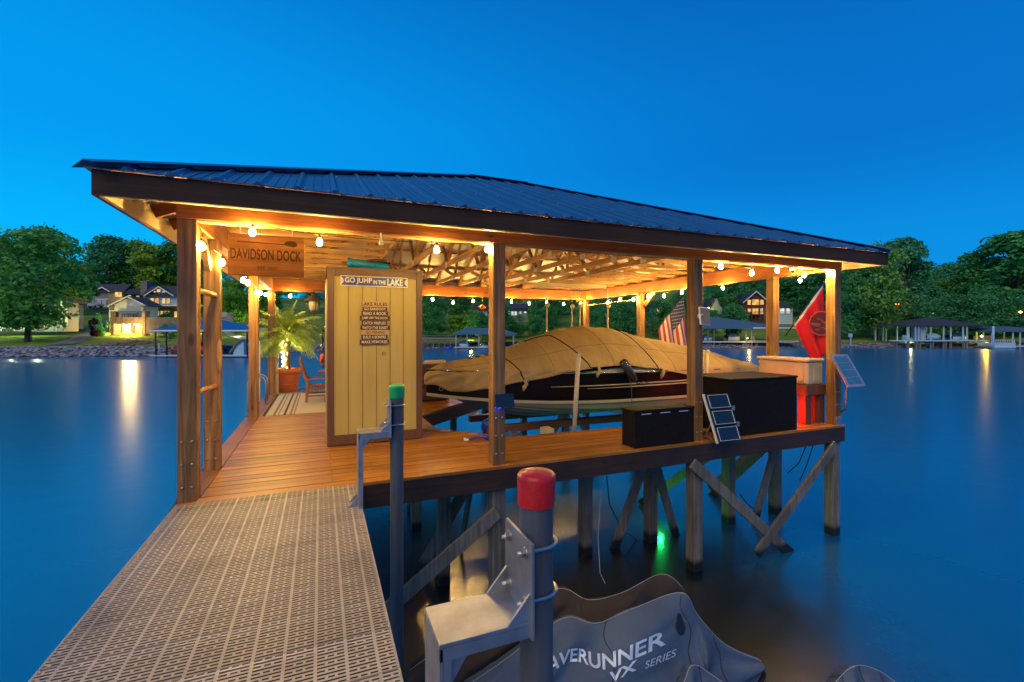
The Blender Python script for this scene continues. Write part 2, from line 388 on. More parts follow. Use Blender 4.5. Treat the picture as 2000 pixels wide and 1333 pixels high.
def ground_mat():
    m, nt, n, l, b = newmat('shore_grass')
    g = n.new('ShaderNodeNewGeometry')
    no = n.new('ShaderNodeTexNoise'); no.inputs['Scale'].default_value = .12; no.inputs['Detail'].default_value = 8; no.inputs['Roughness'].default_value = .65
    l.new(g.outputs['Position'], no.inputs['Vector'])
    r = ramp(nt, [(.3, (.06, .14, .015)), (.5, (.14, .24, .025)), (.68, (.24, .27, .05))], 'LINEAR'); l.new(no.outputs['Fac'], r.inputs[0])
    n2 = n.new('ShaderNodeTexNoise'); n2.inputs['Scale'].default_value = 2.5; n2.inputs['Detail'].default_value = 6; l.new(g.outputs['Position'], n2.inputs['Vector'])
    r2 = ramp(nt, [(.3, (.7, .7, .7)), (.7, (1.3, 1.3, 1.3))]); l.new(n2.outputs['Fac'], r2.inputs[0])
    mu = n.new('ShaderNodeMix'); mu.data_type = 'RGBA'; mu.blend_type = 'MULTIPLY'; mu.inputs['Factor'].default_value = 1
    l.new(r.outputs[0], mu.inputs['A']); l.new(r2.outputs[0], mu.inputs['B'])
    sx = n.new('ShaderNodeSeparateXYZ'); l.new(g.outputs['Position'], sx.inputs[0])
    ma = n.new('ShaderNodeMath'); ma.operation = 'MULTIPLY_ADD'; ma.inputs[1].default_value = 1.0; l.new(n2.outputs['Fac'], ma.inputs[0]); l.new(sx.outputs['Z'], ma.inputs[2])
    q = n.new('ShaderNodeMapRange'); q.inputs['From Min'].default_value = WATER+1.35; q.inputs['From Max'].default_value = WATER+1.6; l.new(ma.outputs[0], q.inputs['Value'])
    mm = n.new('ShaderNodeMix'); mm.data_type = 'RGBA'; mm.inputs['A'].default_value = (.16, .12, .085, 1); l.new(q.outputs[0], mm.inputs['Factor']); l.new(mu.outputs['Result'], mm.inputs['B'])
    l.new(mm.outputs['Result'], b.inputs['Base Color']); b.inputs['Roughness'].default_value = .9; b.inputs['Specular IOR Level'].default_value = .15
    bp = n.new('ShaderNodeBump'); bp.inputs['Strength'].default_value = .6; bp.inputs['Distance'].default_value = .15; l.new(n2.outputs['Fac'], bp.inputs['Height']); l.new(bp.outputs[0], b.inputs['Normal'])
    return m
M['grass'] = ground_mat()
rows = []
for s in [-6, -3, -1, 0, 1, 2.2, 3, 4.5, 6, 9, 12, 16, 20, 24, 28, 34, 40, 46, 52, 58, 64, 72, 80, 95, 110, 130, 160, 200, 260]:
    rows.append([ca(a, shore(a)+s, gz(a, shore(a)+s)) for a in range(-260, 261, 4)])
b = MB().grid(rows); tag(b.build('ground', 'grass', loc=ca(0, 90, WATER)), 'grassy shore rising from the lake to wooded hills', 'shore', kind='structure')

# ================================================================ COVERED BOAT DOCK
XW, YW, H, BT = 8.42, 7.26, 2.354, 2.60        # plan size, underside and top of the eave beams
PW = .14
dock = thing('boat_dock', 'large timber covered dock on piles with dark metal hip roof and warm string lights', 'boat dock', (4.2, 0, 0))
def post(x, y, z0=-.02, z1=H, bolts=True, face=-1, w=PW):
    b = MB().box((x, y, z0), (x+w, y+w, z1))
    p = b.build('post', 'postZ', dock, bevel=.006)
    if bolts:
        for zz in (.12, .31, .50):
            for dx in (.035, .105):
                MB().lathe((x+dx, y, zz), [(.0, -.012), (.009, -.010), (.012, 0), (.012, .004)], 8, axis=(0, 1, 0)).build('bolt', 'bolt', p)
    return p
for x, y in ((0, 0), (2.775, 0), (5.53, 0), (XW-PW, 0), (0, .93), (0, 4.09), (0, YW-PW), (XW-PW, 1.03), (XW-PW, 4.61), (XW-PW, YW-PW)):
    post(x, y, bolts=(y < 1))
# piles below the deck
def pile(x, y, w=.15, z1=-.02): MB().box((x, y, WATER-.6), (x+w, y+w, z1)).build('pile', 'pileZ', dock, bevel=.008)
for x, y in ((0, .01), (2.775, .012), (5.53, .012), (XW-.15, .012), (4.44, .92), (5.55, .90), (7.13, .92), (8.2, .92), (0, 4.1), (0, 7.1), (2.4, 2.6), (2.42, .95), (4.4, 5.0), (6.4, 5.0), (8.2, 4.75), (6.2, 7.0), (8.2, 7.0), (2.9, 5.3), (4.2, 7.0)):
    pile(x, y, z1=-.25)
def brace(p, q, w=.04, h=.14): MB().beam(p, q, w, h, up=(0, 0, 1)).build('brace', 'pileZ', dock, bevel=.004)
def oy(px, py, y): return onY(px, py, y)
brace(oy(972, 1000, -.03), oy(740, 1205, -.03)); brace(oy(1352, 905, -.05), oy(1545, 1082, -.05)); brace(oy(1632, 868, -.06), oy(1478, 1082, -.06))
brace((2.85, .95, -.4), (2.2, 1.5, WATER-.2)); brace((2.85, .95, -.4), (2.95, 1.9, WATER-.2)); brace((8.3, .95, -.35), (7.9, 2.2, WATER-.2)); brace((8.22, .9, -.4), (7.6, .9, WATER-.2))
brace((5.6, .9, -.35), (6.2, 1.0, WATER-.25)); brace((5.5, .95, -.5), (4.9, .98, WATER-.2)); brace((8.3, 1.0, -.3), (8.3, 2.6, WATER-.2)); brace((4.5, 5.0, -.3), (5.8, 5.0, WATER-.1)); brace((6.5, 5.0, -.3), (5.6, 5.0, WATER-.1)); brace((6.5, 5.0, -.3), (7.6, 5.0, WATER-.1))
brace((2.5, 2.6, -.2), (2.5, 3.5, WATER)); brace((7.2, .95, -.35), (6.4, 2.2, WATER))
# rim joists
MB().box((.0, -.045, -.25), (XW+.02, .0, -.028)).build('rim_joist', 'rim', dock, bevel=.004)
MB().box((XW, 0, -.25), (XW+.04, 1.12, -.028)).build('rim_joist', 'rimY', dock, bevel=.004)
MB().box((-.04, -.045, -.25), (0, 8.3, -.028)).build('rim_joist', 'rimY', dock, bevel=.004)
def slipjoist(p, q): MB().beam((*p, -.14), (*q, -.14), .045, .22).build('slip_joist', 'rim', dock)
SL = [(XW, 1.12), (3.55, 1.12), (2.65, 2.02), (2.65, 3.22), (4.3, 4.87), (XW, 4.87)]
for p, q in zip(SL, SL[1:]): slipjoist(p, q)
def xmax(y):
    if y < 1.12: return XW+.02
    if y < 2.02: return 3.55-(y-1.12)
    if y < 3.22: return 2.65
    if y < 4.87: return 2.65+(y-3.22)
    return XW+.02
# deck boards, one board each, clipped at the slip
b = MB(); y = -.05; bw, gap = .126, .010
while y < 6.95:
    y1 = y+bw; xa, xb = xmax(y+.001), xmax(y1)
    x0 = .15 if y > .0 else .0
    zt = R.uniform(-.002, .0015)
    cuts = [x0, R.choice([1.2, 1.6, 2.0, 2.4]), 2.86 if y < 1.12 else None, R.choice([5.2, 5.7, 6.3]) if y < 1.1 or y > 4.8 else None]
    cuts = [c for c in cuts if c is not None and c < min(xa, xb)-.2]
    for k, c in enumerate(cuts):
        last = k == len(cuts)-1
        ea, eb = (xa, xb) if last else (cuts[k+1]-.003,)*2
        b.prism([(c, y, -.028+zt), (ea, y, -.028+zt), (eb, y1, -.028+zt), (c, y1, -.028+zt)], (0, 0, .028))
    y = y1+gap
b.build('deck_boards', 'deck', dock)
MB().box((-.04, .14, -.028), (.145, .93, .004)).box((-.04, 1.07, -.028), (.145, 4.09, .004)).box((-.04, 4.23, -.028), (.145, 6.95, .004)).build('deck_edge', 'deckY', dock, bevel=.003)
# grey plank laid over the slip's corner
MB().beam((2.30, 2.35, .012), (2.78, 1.75, .012), .12, .02).build('loose_plank', mat('weathered_plank', (.24, .20, .16), var=.3, scale=14, stretch=(1, 1, 1)), dock)

# slotted composite panels
def grate_mat(name, c, px=.125, py=.282/13, slot=.46):
    m, nt, n, l, b = newmat(name)
    t = n.new('ShaderNodeTexCoord'); sx = n.new('ShaderNodeSeparateXYZ'); l.new(t.outputs['Object'], sx.inputs[0])
    def mth(op, a, bb=None, c2=None):
        q = n.new('ShaderNodeMath'); q.operation = op
        for k, v in enumerate((a, bb, c2)):
            if v is None: continue
            if isinstance(v, (int, float)): q.inputs[k].default_value = v
            else: l.new(v, q.inputs[k])
        return q.outputs[0]
    u = mth('DIVIDE', sx.outputs['X'], px); v = mth('DIVIDE', sx.outputs['Y'], py)
    fu = mth('FRACT', u); fv = mth('FRACT', v); row = mth('FLOOR', v)
    rm = mth('FLOORED_MODULO', row, 2)
    def near(a, c, w): return mth('LESS_THAN', mth('ABSOLUTE', mth('SUBTRACT', a, c)), w)
    inslot = near(fv, .5, slot/2)
    rib = mth('LESS_THAN', mth('ABSOLUTE', mth('SUBTRACT', fu, .5)), .445)
    b1 = mth('MULTIPLY', near(rm, 0, .3), near(fu, .35, .045)); b2 = mth('MULTIPLY', near(rm, 0, .3), near(fu, .65, .045))
    ok = mth('SUBTRACT', 1, mth('MAXIMUM', b1, b2))
    seam = 1
    hole = mth('MULTIPLY', mth('MULTIPLY', inslot, rib), mth('MULTIPLY', ok, seam))
    no = n.new('ShaderNodeTexNoise'); no.inputs['Scale'].default_value = 1.8; no.inputs['Detail'].default_value = 7; l.new(t.outputs['Object'], no.inputs['Vector'])
    r = ramp(nt, [(.3, tuple(x*.66 for x in c)), (.5, c), (.72, tuple(x*1.18 for x in c))]); l.new(no.outputs['Fac'], r.inputs[0])
    oi = n.new('ShaderNodeObjectInfo'); hs = n.new('ShaderNodeHueSaturation'); q9 = n.new('ShaderNodeMapRange'); q9.inputs['To Min'].default_value = .88; q9.inputs['To Max'].default_value = 1.12
    l.new(oi.outputs['Random'], q9.inputs['Value']); l.new(q9.outputs[0], hs.inputs['Value']); l.new(r.outputs[0], hs.inputs['Color'])
    l.new(hs.outputs[0], b.inputs['Base Color']); b.inputs['Roughness'].default_value = .5
    n3 = n.new('ShaderNodeTexNoise'); n3.inputs['Scale'].default_value = 300; l.new(t.outputs['Object'], n3.inputs['Vector'])
    bp = n.new('ShaderNodeBump'); bp.inputs['Strength'].default_value = .2; bp.inputs['Distance'].default_value = .002; l.new(n3.outputs['Fac'], bp.inputs['Height']); l.new(bp.outputs[0], b.inputs['Normal'])
    tr = n.new('ShaderNodeBsdfTransparent'); mxs = n.new('ShaderNodeMixShader')
    l.new(hole, mxs.inputs[0]); l.new(b.outputs[0], mxs.inputs[1]); l.new(tr.outputs[0], mxs.inputs[2]); l.new(mxs.outputs[0], n['Material Output'].inputs[0])
    return m
M['grate'] = grate_mat('slotted_composite', (.42, .355, .275))
M['grateside'] = mat('composite_side', (.36, .30, .24), rough=.5, var=.1)
M['underframe'] = mat('dark_frame', (.02, .017, .014), rough=.9)
gw = thing('gangway', 'beige slotted composite gangway leading up to the covered dock', 'gangway', (.7, -2.5, -.03))
ps = .282
for k in range(24):
    y1 = -.052-k*ps; y0 = y1-ps+.004
    p = MB().add([(.012, y0, 0), (1.395, y0, 0), (1.395, y1, 0), (.012, y1, 0)], [(0, 1, 2, 3)]).build('panel', 'grate', gw)
    me = p.data
    MB().box((0, y0, -.045), (.012, y1, .001)).box((1.395, y0, -.045), (1.407, y1, .001)).box((.012, y0, -.045), (1.395, y0+.005, -.0015)).build('panel_edge', 'grateside', p, bevel=.003)
for k in range(9):   # stringers under the panels
    x = .02+k*.17; MB().box((x, -6.8, -.16), (x+.03, -.06, -.055)).build('stringer', 'underframe', gw)
MB().add([(.0, -6.8, -.05), (1.4, -6.8, -.05), (1.4, -.06, -.05), (.0, -.06, -.05)], [(0, 1, 2, 3)]).build('slot_shade_sheet', 'underframe', gw)  # added dark sheet, stands for the shade seen through the slots
b = MB().add([(.1, 6.96, .0), (4.3, 6.96, 0), (4.3, 8.3, 0), (.1, 8.3, 0)], [(0, 1, 2, 3)])
pt = b.build('slotted_platform', 'grate', dock); MB().box((.1, 6.96, -.1), (4.3, 8.3, -.012)).build('platform_frame', 'underframe', pt)

# eave beams
def axb(name, a, bb, m, **k): return MB().box(a, bb).build(name, m, dock, bevel=.005, **k)
axb('front_beam', (-.005, -.01, H), (XW+.005, .10, BT), 'beamX')
axb('back_beam', (.0, YW-.10, H-.02), (XW, YW, BT), 'beamX')
axb('side_beam', (.0, .102, H), (.10, YW-.102, BT-.002), 'beamY')
axb('side_beam', (XW-.10, .102, H), (XW, YW-.102, BT-.002), 'beamY')
# paler cap strip under each beam
MB().box((.14, .0, H-.012), (2.77, .11, H-.001)).box((2.92, 0, H-.012), (5.52, .11, H-.001)).box((5.68, 0, H-.012), (8.27, .11, H-.001)).build('beam_cap', 'raftX', dock)
MB().box((XW-.11, 1.18, H-.012), (XW, 4.6, H-.001)).box((XW-.11, 4.76, H-.012), (XW, 7.1, H-.001)).build('beam_cap', 'raftY', dock)

# roof geometry
OV = .44; PT = .417; ZE = 2.575
x0, x1, y0, y1 = -OV, XW+OV, -OV, YW+OV
HW = (y1-y0)/2; ZR = ZE+PT*HW; yr = (y0+y1)/2; xa, xb = x0+HW, x1-HW
def zroof(x, y): return ZE+PT*max(0, min(x-x0, x1-x, y-y0, y1-y))
roof = MB()
T = .004
A, B_, C_, D_ = V((x0, y0, ZE)), V((x1, y0, ZE)), V((x1, y1, ZE)), V((x0, y1, ZE)); P, Q = V((xa, yr, ZR)), V((xb, yr, ZR))
roof.add([A, B_, C_, D_, P, Q], [(0, 1, 5, 4), (1, 2, 5), (2, 3, 4, 5), (3, 0, 4)])
ro = roof.build('roof', ['metalroof', 'under'], dock)
md = ro.modifiers.new('solid', 'SOLIDIFY'); md.thickness = .006; md.offset = -1; md.material_offset = 1
# standing ribs with screws on every slope
rb = MB(); sc = MB()
def rib(p, q):
    d = (q-p); n = d.normalized(); sd = n.cross(V((0, 0, 1))).normalized(); up = sd.cross(n).normalized()
    for t in (-1,):
        w, h = .018, .022
        vs = [p-sd*w*1.6, p-sd*w*.6+up*h, p+sd*w*.6+up*h, p+sd*w*1.6, q-sd*w*1.6, q-sd*w*.6+up*h, q+sd*w*.6+up*h, q+sd*w*1.6]
        rb.add(vs, [(0, 1, 5, 4), (1, 2, 6, 5), (2, 3, 7, 6), (3, 2, 1, 0)])
    L = d.length; k = 0
    t = .05
    while t < L:
        for s in (-.05, .05): sc.lathe(p+n*t+sd*s, [(.008, 0), (.007, .006), (.001, .008)], 6, axis=up)
        t += 1.3
x = x0+.235
while x < x1-.05:
    t = min(x-x0, x1-x, HW)
    rib(V((x, y0, ZE+.002)), V((x, y0+t, ZE+.002+PT*t))); rib(V((x, y1, ZE+.002)), V((x, y1-t, ZE+.002+PT*t))); x += .2825
y = y0+.235
while y < y1-.05:
    t = min(y-y0, y1-y); rib(V((x0, y, ZE+.002)), V((x0+t, y, ZE+.002+PT*t))); rib(V((x1, y, ZE+.002)), V((x1-t, y, ZE+.002+PT*t))); y += .2825
# minor ridges of the sheet between the ribs
x = x0+.06
while x < x1-.05:
    t = min(x-x0, x1-x, HW)
    p = V((x, y0, ZE+.002)); q = V((x, y0+t, ZE+.002+PT*t)); rb.tube([p, q], .006, 4, cap=False); x += .0706
rb.build('roof_ribs', 'metalroof', ro)['kind'] = 'stuff'
sc.build('roof_screws', 'bolt', ro)['kind'] = 'stuff'
cp = MB()
def capline(p, q, w=.14):
    d = (q-p).normalized(); sd = d.cross(V((0, 0, 1))).normalized()
    for s in (-1, 1): cp.add([p+V((0, 0, .05)), q+V((0, 0, .05)), q+sd*s*w+V((0, 0, .012)), p+sd*s*w+V((0, 0, .012))], [(0, 1, 2, 3) if s > 0 else (3, 2, 1, 0)])
for p, q in ((A, P), (D_, P), (B_, Q), (C_, Q), (P, Q)): capline(p, q)
c = cp.build('ridge_cap', 'metalroof', ro, solid=.006)
# fascia boards
FZ0 = 2.392
def fas(p, q, m): MB().beam((p[0], p[1], (FZ0+ZE-.006)/2), (q[0], q[1], (FZ0+ZE-.006)/2), .03, ZE-.008-FZ0).build('fascia', m, dock)
f = .40
fas((-f, -f), (XW+f, -f), 'fascia'); fas((-f, YW+f), (XW+f, YW+f), 'fascia'); fas((-f, -f+.017), (-f, YW+f-.017), 'fascia'); fas((XW+f, -f+.017), (XW+f, YW+f-.017), 'fascia')
# pale inner boards behind the fascia
M['pale'] = wood('pale_pine', 'X', (.50, .36, .17), (.72, .55, .30), knots=.3)
def fin(p, q, m): MB().beam((p[0], p[1], 2.47), (q[0], q[1], 2.47), .03, .16).build('inner_fascia', 'pale', dock)
g = .366
fin((-g, -g), (XW+g, -g), 'raftX'); fin((-g, YW+g), (XW+g, YW+g), 'raftX'); fin((-g, -g+.017), (-g, YW+g-.017), 'raftY'); fin((XW+g, -g+.017), (XW+g, YW+g-.017), 'raftY')

# trusses
TW = .036
def truss_y(x):
    pr = thing_part = None
    b = MB(); b.box((x, -.02, BT+.002), (x+TW, YW+.02, BT+.09)); o = b.build('truss', 'raftY', dock)
    zt = lambda y: zroof(x, y)-.035
    ys = [-.34, min(yr, x-x0 + y0 + 0) if x < xa else (yr if x < xb else y0+(x1-x)), 0]
    yk = y0+min(x-x0, x1-x, HW); yk2 = y1-min(x-x0, x1-x, HW)
    c = MB()
    def ch(p, q): c.beam(p, q, TW, .085)
    ch((x+TW/2, -.35, zroof(x, -.35)-.06), (x+TW/2, yk, zroof(x, yk)-.06)); ch((x+TW/2, yk2, zroof(x, yk2)-.06), (x+TW/2, YW+.35, zroof(x, YW+.35)-.06))
    if yk2-yk > .1: ch((x+TW/2, yk, zroof(x, yk)-.06), (x+TW/2, yk2, zroof(x, yk2)-.06))
    c.build('top_chord', 'raftY', o)
    w = MB(); n = 4; pl = MB()
    for k in range(n):
        ya = YW*(k+.0)/n+.15; yb = YW*(k+.5)/n+.15; yc = YW*(k+1)/n-.0
        za = BT+.09; zb = zroof(x, yb)-.1
        if zb-za > .12:
            w.beam((x+TW/2, ya, za), (x+TW/2, yb, zb), TW*.98, .07); w.beam((x+TW/2, yb, zb), (x+TW/2, min(yc, YW-.1), za), TW*.98, .07)
        for xx in (x-.0015, x+TW+.0015): MB().box((xx-.0008, ya-.06, BT+.012), (xx+.0008, ya+.09, BT+.085)).build('gusset_plate', 'plate', o)
    w.build('web', 'raftZ', o)
for k in range(8): truss_y(2.02+k*.61)
def jack(y, s):
    b = MB()
    if s < 0: a, e = -.02, 2.02
    else: a, e = 6.34, XW+.02
    b.box((a, y, BT+.002), (e, y+TW, BT+.062))
    o = b.build('jack_truss', 'raftX', dock)
    c = MB()
    xs = (-.35, min(2.02, y-y0+x0, y1-y+x0)) if s < 0 else (XW+.35, max(6.36, x1-(y-y0), x1-(y1-y)))
    c.beam((xs[0], y+TW/2, zroof(xs[0], y)-.06), (xs[1], y+TW/2, zroof(xs[1], y)-.06), TW, .085); c.build('top_chord', 'raftX', o)
    tx = (-.345, -.01) if s < 0 else (XW+.345, XW+.01)
    MB().beam((tx[0], y+TW/2, zroof(tx[0], y)-.085), (tx[1], y+TW/2, zroof(tx[1], y)-.085), TW+.008, .12).build('rafter_tail', 'beamX', dock)
    m = (xs[0]+xs[1])/2
    if zroof(m, y)-BT > .35:
        w = MB(); w.beam((m, y+TW/2, BT+.09), (m, y+TW/2, zroof(m, y)-.1), TW*.98, .06, up=(0, 1, 0)); w.beam((m, y+TW/2, BT+.1), (xs[1], y+TW/2, zroof(xs[1], y)-.12), TW*.98, .06, up=(0, 1, 0)); w.build('web', 'raftZ', o)
for k in range(14):
    y = .10+k*.564
    if y < YW-.1: jack(y, -1); jack(y, 1)
# rafter tails at the front eave between the truss tails
for k in range(14):
    x = .05+k*.61
    if x < 1.9 or x > 6.5:
        for ya, yb in ((-.35, .1), (YW+.35, YW-.1)): MB().beam((x, ya, zroof(x, ya)-.06), (x, yb, zroof(x, yb)-.06), TW, .085).build('rafter_tail', 'raftY', dock)
# purlins
pu = MB()
for s in (.35, 1.0, 1.65, 2.3, 2.95, 3.6):
    z = ZE+PT*s-.016
    pu.box((x0+s+.02, y0+s, z-.012), (x1-s-.02, y0+s+.07, z+.006)); pu.box((x0+s+.02, y1-s-.07, z-.012), (x1-s-.02, y1-s, z+.006))
    pu.box((x0+s, y0+s+.08, z-.012), (x0+s+.07, y1-s-.08, z+.006)); pu.box((x1-s-.07, y0+s+.08, z-.012), (x1-s, y1-s-.08, z+.006))
pu.build('purlins', 'raftX', dock)['kind'] = 'stuff'
# knee braces at the post heads and corner hip rafters
for x, y, dx, dy in ((.05, .16, 0, .32), (.05, .91, 0, -.3), (.05, 4.3, 0, .35), (XW-.05, 4.55, 0, -.35)):
    MB().beam((x, y, H-.30), (x+dx, y+dy, H-.01), .05, .09).build('knee_brace', 'raftZ', dock)
for p, q in ((A, P), (D_, P), (B_, Q), (C_, Q)): MB().beam(p+V((0, 0, -.09))+(q-p)*.03, q+V((0, 0, -.12)), .04, .12).build('hip_rafter', 'raftX', dock)

# ladder pegs and cleat between the two front left posts
for (pa, pb) in ((onY(392, 567, .14), onY(412, 576, .93)), (onY(389, 767, .14), onY(413, 755, .93))):
    pa = V((.10, .14, pa.z)); pb = V((.10, .93, pb.z)); MB().tube([pa+V((0, -.03, 0)), pb+V((0, .02, 0))], [.022, .026], 10).build('peg', 'raftY', dock)
c = onX(428, 696, .15); MB().lathe((c.x-.005, c.y+.05, c.z), [(.002, -.17), (.02, -.12), (.026, 0), (.02, .12), (.002, .17)], 12).build('wooden_cleat', 'raftZ', dock)

# front name board
def frontrect(pxa, pya, pxb, pyb, y):
    a = onY(pxa, pya, y); c = onY(pxb, pyb, y); return a, c
yS = .26
tl = onY(445, 454, yS); br = onY(594, 543, yS); zt = tl.z-.0; zb = onY(594, 543, yS).z
sw = br.x-tl.x; sh = zt-zb
sg = thing('name_sign', 'brown cedar sign with a carved paddle hanging under the front beam', 'sign', (tl.x+sw/2, yS, zb))
MB().box((tl.x, yS, zb), (br.x, yS+.02, zt)).build('board', 'signwood', sg, bevel=.002)
lettering('lettering', 'DAVIDSON DOCK', sg, (tl.x+sw*.03, yS, zb+sh*.385), (1, 0, 0), (0, 0, 1), sw*.93, sh*.26, 'carved', bold=.022, space=1.02)
lettering('lettering', 'EST. 2020', sg, (tl.x+sw*.38, yS, zb+sh*.165), (1, 0, 0), (0, 0, 1), sw*.25, sh*.07, 'carved')
zc = zb+sh*.79
b = MB().add([(tl.x+sw*.12, yS-.002, zc), (tl.x+sw*.12, yS-.002, zc+.010), (tl.x+sw*.73, yS-.002, zc+.006), (tl.x+sw*.73, yS-.002, zc-.003)], [(0, 3, 2, 1)])
pd = [(.72, .0), (.76, .028), (.82, .036), (.88, .030), (.905, .010), (.90, -.012), (.86, -.022), (.78, -.016)]
b.add([(tl.x+sw*u, yS-.0024, zc+.003+w) for u, w in pd], [list(range(len(pd)))[::-1]]); b.build('carved_paddle', 'carved', sg)
for px in (469, 571):
    x = onY(px, 445, yS).x; MB().tube([(x, yS+.01, BT), (x, yS+.008, zt-.01)], .004, 6).build('hook', 'steel', sg)

# security camera dome under the right end of the front beam
c = onY(1548, 528, .06); dc = thing('dome_camera', 'small white dome camera fixed under the front beam near the right corner', 'camera', (c.x, .06, H))
MB().lathe((c.x, .06, H-.03), [(.035, .018), (.04, 0), (.04, -.02), (.02, -.03)], 14).build('housing', 'white', dc)
MB().lathe((c.x, .06, H-.055), [(.03, .0), (.028, -.015), (.015, -.03), (.0, -.034)], 14).build('dome', 'black', dc)

# ---------------------------------------------------------------- string lights
def bulb(px, py, fn, par):
    p = fn(px, py)
    o = MB().lathe(p, [(.009, .030), (.013, .020), (.022, .004), (.026, -.010), (.022, -.027), (.012, -.037), (.0, -.041)], 12).build('bulb', 'bulb', par)
    MB().lathe(p, [(.010, .062), (.012, .056), (.013, .030), (.009, .028)], 10).build('socket', 'black', o)
    return p
def string(label, pts, fn, ztop, extra=(), lit=True):
    ps = [fn(*p) for p in pts]; t = thing('string_light', label, 'string light', (ps[0].x, ps[0].y, ps[0].z-.04), group='warm bulb strings under the dock roof')
    for p in pts: bulb(*p, fn, t)
    ps = sorted(list(ps)+[V(e) for e in extra], key=lambda p: (p.x+p.y))
    w = []
    for a, c in zip(ps, ps[1:]):
        for k in range(6):
            q = a.lerp(c, k/6); w.append(V((q.x, q.y, q.z+.06-.0*(c-a).length-.25*(k/6)*(1-k/6)*min(.3, (c-a).length*.12))))
    w.append(ps[-1]+V((0, 0, .06))); MB().tube(w, .0035, 5).build('wire', 'wire', t)
string('bulb string hung along the inside of the front beam', [(493, 452), (624, 472), (853, 487), (952, 486), (1408, 520), (1468, 533), (1518, 528), (1571, 537), (1618, 533)], lambda a, c: onY(a, c, -.035 if a < 900 else .045), H)
string('bulb string along the left row of posts by the ladder pegs', [(394, 480), (434, 512), (475, 547), (484, 551), (502, 571), (509, 572)], lambda a, c: onX(a, c, .165), H)
string('bulb string along the back beam above the palm and the sofa', [(519, 575), (567, 578), (845, 585), (885, 591), (924, 588), (999, 589), (1034, 593), (1068, 591), (1101, 594), (1134, 592)], lambda a, c: onY(a, c, YW-.16), H)
string('bulb string along the right side beam above the flags', [(1187, 591), (1211, 585), (1237, 585), (1266, 578), (1297, 578), (1332, 571), (1412, 562), (1563, 547)], lambda a, c: onX(a, c, XW-.18), H)
# unlit bulb on the front run
p = onY(744, 473, -.035); 
ub = thing('unlit_bulb', 'clear unlit bulb on the front string above the shed', 'bulb', p); MB().lathe(p, [(.008, .030), (.011, .020), (.019, .004), (.022, -.010), (.019, -.024), (.0, -.036)], 12).build('glass_bulb', 'glass', ub); MB().tube([p+V((0, 0, .03)), V((p.x, p.y, H))], .008, 8).build('socket', 'white', ub)

# ================================================================ THINGS ON THE DOCK
# ---- storage shed
SX0, SX1, SY0, SY1, SZ = 1.17, 2.335, 1.50, 2.72, 2.19
sh = thing('storage_shed', 'tall narrow cream sided shed with brown trim standing on the deck', 'shed', (1.75, 2.1, 0))
MB().box((SX0+.03, SY0+.02, .01), (SX1-.03, SY1, SZ-.02)).build('body', 'cream', sh)
b = MB()
for k in range(1, 6):
    x = SX0+.075+(SX1-SX0-.15)*k/6; b.box((x-.005, SY0+.0155, .12), (x+.005, SY0+.0185, SZ-.1))
b.build('siding_grooves', 'groove', sh)
tr = .078
for a, c in (((SX0, SY0, .01), (SX0+tr, SY0+.0195, SZ)), ((SX1-tr, SY0, .01), (SX1, SY0+.0195, SZ)), ((SX0+tr, SY0, SZ-.09), (SX1-tr, SY0+.0195, SZ)), ((SX0+tr, SY0, .01), (SX1-tr, SY0+.0195, .135)),
             ((SX1-.0285, SY0+.02, .01), (SX1, SY0+.09, SZ)), ((SX0, SY0+.02, .01), (SX0+.0285, SY0+.09, SZ)), ((SX0, SY1-.07, .01), (SX0+.0285, SY1, SZ)), ((SX1-.0285, SY1-.07, .01), (SX1, SY1, SZ)), ((SX1-.0285, SY0+.09, SZ-.09), (SX1-.001, SY1-.07, SZ))):
    MB().box(a, c).build('trim', 'browntrim', sh, bevel=.003)
MB().box((SX0-.01, SY0-.01, SZ+.001), (SX1+.01, SY1+.01, SZ+.022)).build('roof', 'browntrim', sh)
MB().box((SX0-.012, SY0+.12, .03), (SX0+.029, SY1-.1, SZ-.12)).build('side_door', 'cream', sh)
for z in (.45, 1.1, 1.7): MB().box((SX0-.02, SY1-.14, z-.05), (SX0-.011, SY1-.03, z+.05)).build('hinge', 'darkwood', sh)
# hose and tackle hanging on the shed side
hs = thing('hanging_hose', 'dark coiled hose and float hanging on the left side of the shed', 'hose', (SX0-.05, 2.5, .9))
pts = [(SX0-.05+.01*math.sin(k), 2.5+.09*math.sin(k*.8), 1.45-.02*k) for k in range(28)]
MB().tube(pts, .014, 8).build('hose', 'black', hs); MB().lathe((SX0-.05, 2.52, 1.02), [(.0, .09), (.03, .06), (.035, 0), (.03, -.06), (0, -.09)], 12).build('float', 'orange', hs)
MB().tube([(SX0-.03, 2.5, 1.47), (SX0, 2.5, 1.5)], .01, 6).build('hook', 'steel', hs)
# enamel street style sign
fy = SY0-.004
a = onY(666, 539, fy); c = onY(795, 562, fy)
zt, zb = a.z, onY(666, 557, fy).z; wS = c.x-a.x; zt2 = zt
ss = thing('enamel_sign', 'narrow blue and ivory metal sign across the top of the cream shed', 'sign', (a.x+wS/2, fy, zb))
MB().box((a.x-.006, fy-.002, zb-.006), (a.x+wS+.006, fy+.003, zt+.006)).build('rim', 'signwhite', ss)
MB().box((a.x+.004, fy-.0045, zb+.003), (a.x+wS-.004, fy-.0025, zt-.003)).build('field', 'signblue', ss)
hS = zt-zb
for txt, u0, u1, v0, v1 in (('GO JUMP', .055, .455, .13, .87), ('IN THE', .475, .665, .22, .66), ('LAKE', .69, .93, .13, .87)):
    lettering('lettering', txt, ss, (a.x+wS*u0, fy-.005, zb+hS*v0), (1, 0, 0), (0, 0, 1), wS*(u1-u0), hS*(v1-v0), 'signwhite', depth=.001, bold=.02)
